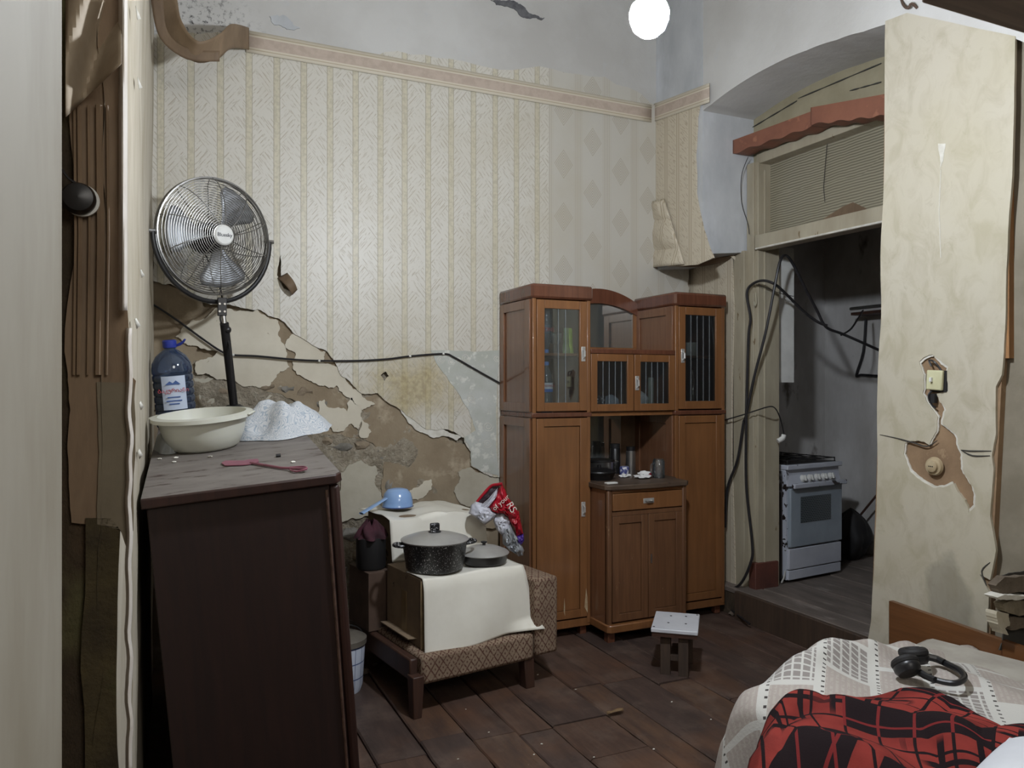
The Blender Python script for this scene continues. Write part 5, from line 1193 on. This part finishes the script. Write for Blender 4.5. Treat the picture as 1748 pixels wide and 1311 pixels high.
# ================================================================ CABLES AT THE DOOR
def cable(nm, lbl, pts, r, sm=7):
    o = centred(obj(nm, MB().tube([P(*p) for p in pts], r, 8, smooth=sm), RUBBER)); return tag(o, lbl, 'cable')
cable('thick_cable', 'thick black cable rising to the door top and swagging into the kitchen',
      [(1238,900,'X',3.26),(1242,834,'X',3.26),(1259,785,'X',3.27),(1269,723,'X',3.28),(1273,711,'X',3.28),(1288,641,'X',3.29),(1307,567,'X',3.31),(1322,491,'X',3.33),(1331,448,'X',3.36),(1340,436,'X',3.42),(1352,448,'X',3.5),(1374,491,'X',3.6),(1395,531,'X',3.7),(1410,558,'X',3.75),(1438,570,'X',3.85),(1470,584,'X',3.95),(1510,602,'X',4.1)], .0085)
cable('thick_cable', 'thick black cable looping over the door casing and down to the floor',
      [(1236,1008,'X',3.26),(1263,998,'X',3.25),(1282,959,'X',3.27),(1284,926,'X',3.28),(1274,827,'X',3.28),(1274,713,'X',3.28),(1275,665,'X',3.29),(1278,573,'X',3.29),(1281,543,'X',3.29),(1275,503,'X',3.29),(1282,487,'X',3.30),(1301,479,'X',3.31),(1322,485,'X',3.33),(1343,503,'X',3.5),(1371,531,'X',3.62),(1395,549,'X',3.7),(1412,556,'X',3.75)], .0085)
cable('thin_cable', 'thin dark wire hanging from the pelmet beside the bluish wall', [(1277,268,'X',3.28),(1266,300,'X',3.26),(1266,345,'X',3.28),(1276,380,'X',3.28),(1279,400,'X',3.29)], .0022)
cable('dropper_cable', 'black cable inside the kitchen rising to the wall shelf', [(1436,572,'X',3.86),(1452,562,'X',4.0),(1464,545,'X',4.2),(1473,530,'X',4.4)], .006)
cable('thin_cable', 'thin grey wires stretched between door casing and jamb top', [(1291,486,'X',3.32),(1310,492,'X',3.40),(1330,500,'X',3.50),(1355,506,'X',3.6)], .0022)
t = thing('plug_lead', 'thin black lead with a white plug beside the stove', 'plug', P(1335, 750, 'X', 3.50))
obj('lead', MB().tube([P(*p) for p in [(1237,717,'X',3.25),(1262,710,'X',3.26),(1290,701,'X',3.3),(1314,694,'X',3.33),(1324,698,'X',3.4),(1332,715,'X',3.46),(1338,741,'X',3.50)]], .004, 6, smooth=5), RUBBER, t)
pc = P(1336, 748, 'X', 3.50); obj('plug_body', MB().tube([pc+Vector((.01, 0, .02)), pc, pc+Vector((-.03, .01, -.018))], .015, 10, smooth=3), WHITEP, t)
p0 = P(1290, 500, 'X', 3.325)
simple('door_hook', 'small metal hook on the door casing under the looping cable', 'hook', MB().tube([p0, P(1291, 515, 'X', 3.325), P(1289, 522, 'X', 3.325), P(1287, 515, 'X', 3.325)], .004, 6, smooth=3), mat('pale_hook', (170, 165, 145), None, 5, .5))
cable('floor_cable', 'twisted black cable end lying at the cabinet right foot', [(1240,1040,'X',3.24),(1250,1043,'X',3.22),(1262,1052,'X',3.18),(1280,1065,'X',3.14)], .006)
# kitchen shelf, pipe and bundle on the side wall
a = P(1476, 535, 'X', 4.72); b = P(1500, 533, 'X', 4.72)
t = thing('wall_shelf', 'dark small shelf with pipe on the kitchen side wall', 'shelf', (4.72, (a.y+b.y)/2, a.z))
obj('board', MB().box(4.58, 4.745, 3.2, a.y, a.z-.02, a.z+.0), CHW, t)
obj('pipe', MB().tube([(4.60, 3.2, a.z+.03), (4.60, a.y+.02, a.z+.03)], .012, 8), STEEL, t)
obj('drop_pipe', MB().tube([P(1478, 545, 'X', 4.73), P(1474, 600, 'X', 4.73), P(1462, 640, 'X', 4.73), P(1470, 640, 'X', 4.73), P(1500, 642, 'X', 4.73)], .010, 8, smooth=4), RUBBER, t)
c = P(1460, 905, 'X', 4.4)
simple('black_sack', 'black bag on the kitchen floor behind the stove', 'bag', bag_mesh(4.50, 4.0, .172, .16, .14, .38, 21, .4), BLACKM, smooth=60)
simple('leaning_stick', 'dark stick leaning beside the black bag in the kitchen', 'stick', MB().tube([P(1505, 835, 'X', 4.6), P(1468, 880, 'X', 4.6)], .008, 6), CHW)

# ================================================================ PELMET
PEL = mat('terracotta_painted_pelmet', (136, 88, 68), (120, 76, 60), 6, .6, bump=.25, c3=(156, 104, 80), s3=12)
def pel(x0, x1, top0, top1, bot0, bot1, X, nm, par, sd):
    def fn(u, v):
        px = x0+(x1-x0)*u; a = top0+(top1-top0)*u; b = bot0+(bot1-bot0)*u+1.8*sin(u*24+sd)*(1 if v > .5 else 0)
        q = v*4
        if q <= 1: c = P(px, a, 'X', X+.11*(1-q))
        elif q <= 3: c = P(px, a+(b-a)*(q-1)/2, 'X', X)
        else: c = P(px, b, 'X', X); c.x += .11*(q-3)
        if q <= 1: z0 = P(px, a, 'X', X); c = Vector((X+.11*(1-q), z0.y, z0.z))
        return c
    return obj(nm, MB().grid(40, 16, fn), PEL, par, solid=.004, smooth=60)
t = thing('pelmet', 'terracotta painted wavy-edged pelmet over the kitchen doorway', 'pelmet', P(1380, 210, 'X', 3.24))
pel(1251, 1392, 240, 188, 262, 214, 3.235, 'pelmet_section', t, 0)
pel(1384, 1516, 184, 160, 212, 196, 3.215, 'pelmet_section', t, 2)
obj('end_cap', MB().add([P(1251, 239, 'X', 3.237), P(1251, 263, 'X', 3.237), P(1251, 263, 'X', 3.237)+Vector((.11, 0, 0)), P(1251, 239, 'X', 3.237)+Vector((.11, 0, 0))], [(0, 1, 2, 3)]), PEL, t, solid=.004)

# ================================================================ SWITCH, SOCKET, WIRES ON THE PIER
XS = XR-.022
c = P(1597, 649, 'X', XS)
t = thing('light_switch', 'cream square light switch hanging from the torn pier wall', 'switch', c)
CRM = mat('cream_bakelite', (206, 204, 168), (196, 192, 156), 9, .35, bump=0)
obj('plate', MB().box(XS-.012, XS+.006, c.y-.036, c.y+.036, c.z-.042, c.z+.042, Matrix.Translation(c) @ Matrix.Rotation(.06, 4, 'X') @ Matrix.Translation(-c)), CRM, t, bevel=.005)
obj('toggle', MB().box(XS-.026, XS-.012, c.y+.003, c.y+.012, c.z-.008, c.z+.012), WHITEP, t, bevel=.002)
obj('backing_block', MB().box(XS+.006, XS+.02, c.y-.045, c.y+.03, c.z-.05, c.z+.04), BLACKM, t)
obj('wires', MB().tube([P(*p) for p in [(1590,625,'X',XS),(1586,615,'X',XS),(1595,618,'X',XS-.01),(1605,630,'X',XS),(1610,640,'X',XS)]], .004, 6, smooth=4), RUBBER, t)
obj('wires', MB().tube([P(*p) for p in [(1590,668,'X',XS),(1585,675,'X',XS-.01),(1590,690,'X',XS),(1597,696,'X',XS)]], .0045, 6, smooth=4), RUBBER, t)
obj('junction_piece', MB().box(XS-.005, XS+.012, P(1592, 680, 'X', XS).y-.012, P(1592, 680, 'X', XS).y+.012, P(1592, 688, 'X', XS).z, P(1592, 672, 'X', XS).z), BLACKM, t)
c = P(1593, 796, 'X', XS)
t = thing('wall_socket', 'old round beige socket below the switch in bare plaster', 'socket', c)
Ms = Matrix.Translation(c+Vector((.01, 0, 0))) @ Matrix.Rotation(-pi/2, 4, 'Y')
so = obj('socket_body', MB().lathe([(0, 0), (.040, 0), (.036, .012), (.026, .014), (.024, .024), (.018, .026), (0, .026)], 28, Ms), mat('dirty_beige_bakelite', (184, 168, 138), (160, 142, 112), 14, .5), t)
for s in (-1, 0, 1): obj('socket_hole', MB().lathe([(0, .0262), (.0028, .0262), (.0028, .0268), (0, .0268)], 8, Ms @ Matrix.Translation((0, s*.008, 0))), BLACKM, so)
c = P(1546, 8, 'X', XR-.03)
simple('wire_stub', 'rusty twisted wire stub at the top of the pier', 'wire', MB().tube([P(1538, -5, 'X', XR), P(1542, 8, 'X', XR-.02), P(1550, 14, 'X', XR-.03), P(1556, 6, 'X', XR-.03), P(1566, 14, 'X', XR-.01)], .006, 6, smooth=4), mat('rust', (84, 66, 54), None, 8, .8))

# ================================================================ BED
BA = radians(13); BH = .53
A = Vector((1.53, 1.80, 0)); bu = Vector((cos(BA), sin(BA), 0)); bv = Vector((sin(BA), -cos(BA), 0))   # u to the right, v towards the camera
BMx = Matrix(((bu.x, -bv.x, 0, A.x), (bu.y, -bv.y, 0, A.y), (0, 0, 1, 0), (0, 0, 0, 1)))
t = thing('bed', 'bed with a brown wooden side board against the pier', 'bed', mtx=BMx)
obj('mattress', MB().box(.04, 1.16, -2.0, -.05, .24, BH-.06), mat('mattress_ticking', (170, 165, 155), (150, 144, 134), 6, .9), t, world=False, bevel=.03)
obj('bed_frame', MB().box(.05, 1.16, -2.0, -.05, .18, .239), CHW, t, world=False, bevel=.01)
for lx in (.08, 1.08):
    for ly in (-.12, -1.9): obj('leg', MB().box(lx, lx+.05, ly-.05, ly, 0, .18), CHW, t, world=False)
a = P(1518, 1025, 'X', 2.78); b = P(1748, 1105, 'X', 2.78)
HB = wood('brown_headboard', (112, 74, 44), (96, 62, 36), rough=.35, stretch=(1, 1, 14))
sl = (b.z-a.z)/(b.y-a.y)
obj('side_board', MB().prism([(a.y, a.z), (a.y, a.z-.34), (.2, a.z-.34), (.2, a.z+sl*(.2-a.y))], 2.775, 2.80, 'X'), HB, t, bevel=.004)
def spread(u, v):
    U = -.30+1.53*u; V = -.24+2.1*v      # flat cloth coordinates; negative = hanging part
    uu = max(U, 0); vv_ = max(V, 0); z = BH
    fu = -min(U, 0); fv = -min(V, 0)
    n1 = noise.noise(Vector((U*2.4, V*2.4, 3))); n2 = noise.noise(Vector((U*7, V*5, 5)))
    z += .022*n1+.012*n2
    z += .03*math.exp(-((V-.05-.1*U)/.05)**2)*(1 if U > .35 else max(0, U/.35))     # rolled ridge at the far edge
    z += .07*math.exp(-((U-.46)/.14)**2-((V-.03)/.10)**2)+.03*math.exp(-((U-.25)/.10)**2-((V-.12)/.14)**2)
    z += .008*sin(U*21+V*16+4*n1)*max(0, 1-V/.9)
    if V < .1: z -= .04*(1-max(V, 0)/.1)**2
    if U < .1: z -= .05*(1-max(U, 0)/.1)**2
    z -= .11*min(1, max(0, U-.62)/.45)**1.3
    drop = max(fu, fv)
    p = A+bu*(uu-.03*min(1, fu*6)-.07*fu*(1+.5*sin(V*13)))+bv*(vv_-.03*min(1, fv*6)-.05*fv*(1+.6*sin(U*14)))
    return Vector((p.x, p.y, z-drop*.97))
def spread_mat():
    m = NT('newspaper_blocks_bedspread'); uvn = m.n('ShaderNodeUVMap'); 
    mp = m.n('ShaderNodeMapping'); mp.inputs['Scale'].default_value = (1.53, 2.1, 1); nzd = m.n('ShaderNodeTexNoise'); mp.inputs['Rotation'].default_value = (0, 0, .5); m.l(uvn.outputs[0], mp.inputs[0])
    s = m.n('ShaderNodeSeparateXYZ'); m.l(mp.outputs[0], s.inputs[0]); x, y = s.outputs[0], s.outputs[1]
    def cell(a, P_): return m.math('FRACT', m.math('DIVIDE', a, P_)), m.math('FLOOR', m.math('DIVIDE', a, P_))
    fy, iy = cell(y, .15); fx, ix = cell(m.math('ADD', x, m.math('MULTIPLY', iy, .07)), .21)
    inn = m.math('MULTIPLY', m.math('LESS_THAN', m.math('ABSOLUTE', m.math('SUBTRACT', fx, .5)), .44), m.math('LESS_THAN', m.math('ABSOLUTE', m.math('SUBTRACT', fy, .5)), .40))
    wn = m.n('ShaderNodeTexWhiteNoise'); wn.noise_dimensions = '2D'; m.l(m.vec(ix, iy, 0), wn.inputs[0]); r = wn.outputs[0]
    lines = m.math('GREATER_THAN', m.math('SINE', m.math('MULTIPLY', y, 420)), -.1)
    word = m.math('GREATER_THAN', m.noise(1, 1, .5, m.vec(m.math('MULTIPLY', x, 90), m.math('MULTIPLY', y, 66), 0)), .47)
    txt = m.math('MULTIPLY', lines, word)
    gx = m.math('LESS_THAN', m.math('FRACT', m.math('MULTIPLY', x, 38)), .76); gy = m.math('LESS_THAN', m.math('FRACT', m.math('MULTIPLY', y, 38)), .76); chk = m.math('MULTIPLY', gx, gy)
    base = lin((192, 190, 184)); pinkish = lin((164, 155, 148)); dark = lin((140, 134, 130))
    k1 = m.math('LESS_THAN', r, .58); k2 = m.math('GREATER_THAN', r, .72)
    blk = m.mix(m.math('MULTIPLY', txt, .6), pinkish, lin((176, 169, 160)))
    c = m.mix(m.math('MULTIPLY', inn, k1), base, blk)
    small = m.math('MULTIPLY', m.math('MULTIPLY', inn, k2), chk)
    c = m.mix(small, c, dark)
    dx = m.math('LESS_THAN', m.math('FRACT', m.math('MULTIPLY', x, 36)), .28); dy = m.math('LESS_THAN', m.math('ABSOLUTE', m.math('SUBTRACT', fy, .06)), .03)
    c = m.mix(m.math('MULTIPLY', dx, dy), c, lin((70, 66, 64)))
    m.col(c); m.set(rough=.9, spec=.15); m.bump(m.noise(120, 3), .25, .003); return m.m
o = centred(obj('bedspread', MB().grid(110, 130, spread), spread_mat(), solid=.004, smooth=80)); tag(o, 'off-white bedspread printed with grey newspaper-like blocks on the bed', 'bedspread')
# plaid blanket
def bz(px, py, z): return P(px, py, 'Z', z)
def plaid_mat():
    m = NT('red_black_plaid'); uvn = m.n('ShaderNodeUVMap'); s = m.n('ShaderNodeSeparateXYZ'); mp = m.n('ShaderNodeMapping'); mp.inputs['Rotation'].default_value = (0, 0, .72); mp.inputs['Scale'].default_value = (1.0, .8, 1)
    m.l(uvn.outputs[0], mp.inputs[0]); m.l(mp.outputs[0], s.inputs[0]); x, y = s.outputs[0], s.outputs[1]
    a = m.math('FRACT', m.math('MULTIPLY', x, 14)); b = m.math('FRACT', m.math('MULTIPLY', y, 14))
    ln = m.math('MAXIMUM', m.math('LESS_THAN', a, .09), m.math('LESS_THAN', b, .09))
    nar = m.math('MAXIMUM', m.math('MULTIPLY', m.math('GREATER_THAN', a, .62), m.math('LESS_THAN', a, .80)), m.math('MULTIPLY', m.math('GREATER_THAN', b, .62), m.math('LESS_THAN', b, .80)))
    zone = m.math('FRACT', m.math('ADD', m.math('MULTIPLY', x, 3.5), m.math('MULTIPLY', m.math('FLOOR', m.math('MULTIPLY', y, 3.5)), .5)))
    z = m.math('GREATER_THAN', zone, .66)
    red = m.mix(m.step(m.noise(7, 3), .4, .6), lin((134, 54, 48)), lin((112, 44, 40))); blk = lin((32, 24, 26))
    c1 = m.mix(ln, m.mix(m.math('MULTIPLY', nar, m.step(m.noise(4, 1), .5, .55)), red, blk), blk)
    c2 = m.mix(ln, blk, lin((112, 40, 40)))
    m.col(m.mix(z, c1, c2)); m.set(rough=.95, spec=.1); m.bump(m.noise(200, 2), .3, .003); return m.m
TOPL = [(1242,1380),(1296,1230),(1320,1200),(1375,1176),(1440,1168),(1520,1172),(1590,1188),(1650,1214),(1700,1238),(1748,1258),(1800,1285)]
def plaid(u, v):
    k = u*(len(TOPL)-1); i = min(int(k), len(TOPL)-2); f = k-i
    px = TOPL[i][0]+(TOPL[i+1][0]-TOPL[i][0])*f; py = TOPL[i][1]+(TOPL[i+1][1]-TOPL[i][1])*f
    far = bz(px, py, BH+.075)
    near = Vector((1.30+.62*u, .62+.02*u, BH))
    if u < .12: near.x = 1.40
    p = far.lerp(near, v)
    hump = .03*(.5+.5*sin(u*13+v*4+2.5*noise.noise(Vector((u*3, v*3, 8)))))+.05*sin(pi*min(1, v*1.25+.06))**.8+.025*noise.noise(Vector((p.x*6, p.y*6, 2)))+.020*abs(sin(p.x*8-p.y*13+3*noise.noise(Vector((p.x*4, p.y*4, 7)))))**.6+.018*sin(p.x*17+p.y*9+2*noise.noise(Vector((p.x*3, p.y*3, 0))))
    lft = max(0, 1-u/.10)
    z = BH+.030+hump*(1-.3*v)
    if v < .05: z -= .05*(1-v/.05)
    z -= lft*.20*(.3+.7*min(1, v*5))
    return Vector((p.x-.05*lft*v, p.y, z))
o = centred(obj('plaid_blanket', MB().grid(110, 80, plaid), plaid_mat(), solid=.006, smooth=80)); tag(o, 'rumpled red and black plaid blanket at the near end of the bed', 'blanket')
# headphones
t = thing('headphones', 'black over-ear headphones lying on the bedspread', 'headphones', bz(1590, 1130, BH+.02))
hz = BH+.030
hp = lambda a, b, z=0: bz(a, b, hz+z)
SHB = mat('satin_black', (22, 22, 24), (30, 30, 33), 10, .35, bump=.02)
for i, (cc_, tl, r) in enumerate(((hp(1560, 1119, .022), .25, .040), (hp(1547, 1137, .018), .75, .037))):
    Mc = Matrix.Translation(cc_) @ Matrix.Rotation(-tl, 4, 'X') @ Matrix.Rotation(.25*i, 4, 'Y')
    e = obj('ear_cup', MB().lathe([(0, -.026), (r*.8, -.024), (r*.98, -.012), (r, 0), (r*.9, .004), (0, .004)], 32, Mc, 1, 1.12), SHB, t, smooth=50)
    obj('ear_cushion', MB().tube([Mc @ Vector((r*.72*cos(k*pi/12), r*.8*sin(k*pi/12), .010)) for k in range(24)], .0135, 10, closed=True), BLACKM, e)
obj('headband', MB().tube([hp(1562,1140,.01), hp(1585,1156,0), hp(1610,1164,-.002), hp(1632,1166,.002), hp(1646,1158,.006), hp(1640,1146,.008), hp(1622,1136,.006), hp(1600,1126,.006), hp(1583,1122,.012)], .0085, 10, smooth=6, flat=1.2), SHB, t)
obj('yoke_arm', MB().tube([hp(1583,1121,.014), hp(1600,1125,.010), hp(1612,1131,.008)], .0105, 8), SHB, t)
obj('yoke_arm', MB().tube([hp(1560,1141,.012), hp(1580,1154,.004), hp(1596,1161,.002)], .0105, 8), SHB, t)
# white pillow at the very near right
def pil(u, v):
    x_ = 2*u-1; y_ = 2*v-1; e = (1-abs(x_)**2.6)*(1-abs(y_)**2.6); 
    return e
_c = P(1856, 1410, 'Z', BH+.12); PM = Matrix.Translation(_c) @ Matrix.Rotation(radians(18), 4, 'Z')
mb = MB().grid(30, 30, lambda u, v: PM @ Vector(((u-.5)*.56, (v-.5)*.38, .085*max(0, pil(u, v))**.5)))
mb2 = MB().grid(30, 30, lambda u, v: PM @ Vector(((u-.5)*.56, (v-.5)*.38, -.06*max(0, pil(u, v))**.5)))
WP = mat('white_pillow_case', (208, 210, 214), (196, 198, 203), 5, .7, bump=.15)
o = obj('pillow', mb, WP, smooth=80); n0 = len(mb.v)
t = thing('pillow', 'white pillow in the lower right corner of the bed', 'pillow', PM.translation); 
bpy.data.objects.remove(o)
obj('upper_cover', mb, WP, t, smooth=80); obj('lower_cover', mb2, WP, t, smooth=80)
obj('seam_piping', MB().tube([PM @ Vector((a*.28, b*.19, 0)) for a, b in ((-1, -1), (-.5, -1), (0, -1), (.5, -1), (1, -1), (1, 0), (1, 1), (.5, 1), (0, 1), (-.5, 1), (-1, 1), (-1, 0))], .005, 6, closed=True), WP, t)

# ================================================================ SMALL DEBRIS
q = P(1050, 1218, 'Z', .003)
o = centred(obj('dry_leaf', MB().grid(6, 4, lambda u, v: q+Vector(((u-.5)*.085, (v-.5)*.035*sin(pi*(u*.9+.05)), .004+.012*abs(sin(u*3+v*2))))), mat('dry_leaf_tan', (120, 96, 66), (96, 74, 50), 20, .8), solid=.001)); tag(o, 'dry brown leaf on the floorboards in front of the cabinet', 'leaf')
dm = mat('floor_dust_lump', (96, 84, 74), (74, 64, 56), 20, 1, bump=.6)
for i, (a, b, r_, l) in enumerate([(618, 1152, .026, 'larger grey lump of fallen plaster by the bucket'), (642, 1136, .016, 'smaller grey lump of fallen plaster left of the armchair'), (1252, 1050, .024, 'largest grey plaster lump beside the kitchen step'), (1268, 1042, .017, 'middle grey plaster lump at the step corner'), (1276, 1062, .012, 'smallest grey plaster lump beside the kitchen step')]):
    c = P(a, b, 'Z', 0); simple('rubble_lump', l, 'rubble', MB().icos(c+Vector((0, 0, r_*.5)), r_, 2, (1.2, 1, .6), .6, i), dm, smooth=40)
for i in range(14):
    a = random.Random(i).uniform(640, 1240); b = random.Random(i+99).uniform(1130, 1300); c = P(a, b, 'Z', .001)
    simple('plaster_crumb', 'tiny white plaster crumb on the floorboards', 'crumb', MB().icos(c+Vector((0, 0, .002)), .0035, 1, (1.4, 1, .6), .5, i), WHITE_TORN, 'white crumbs on the floorboards')
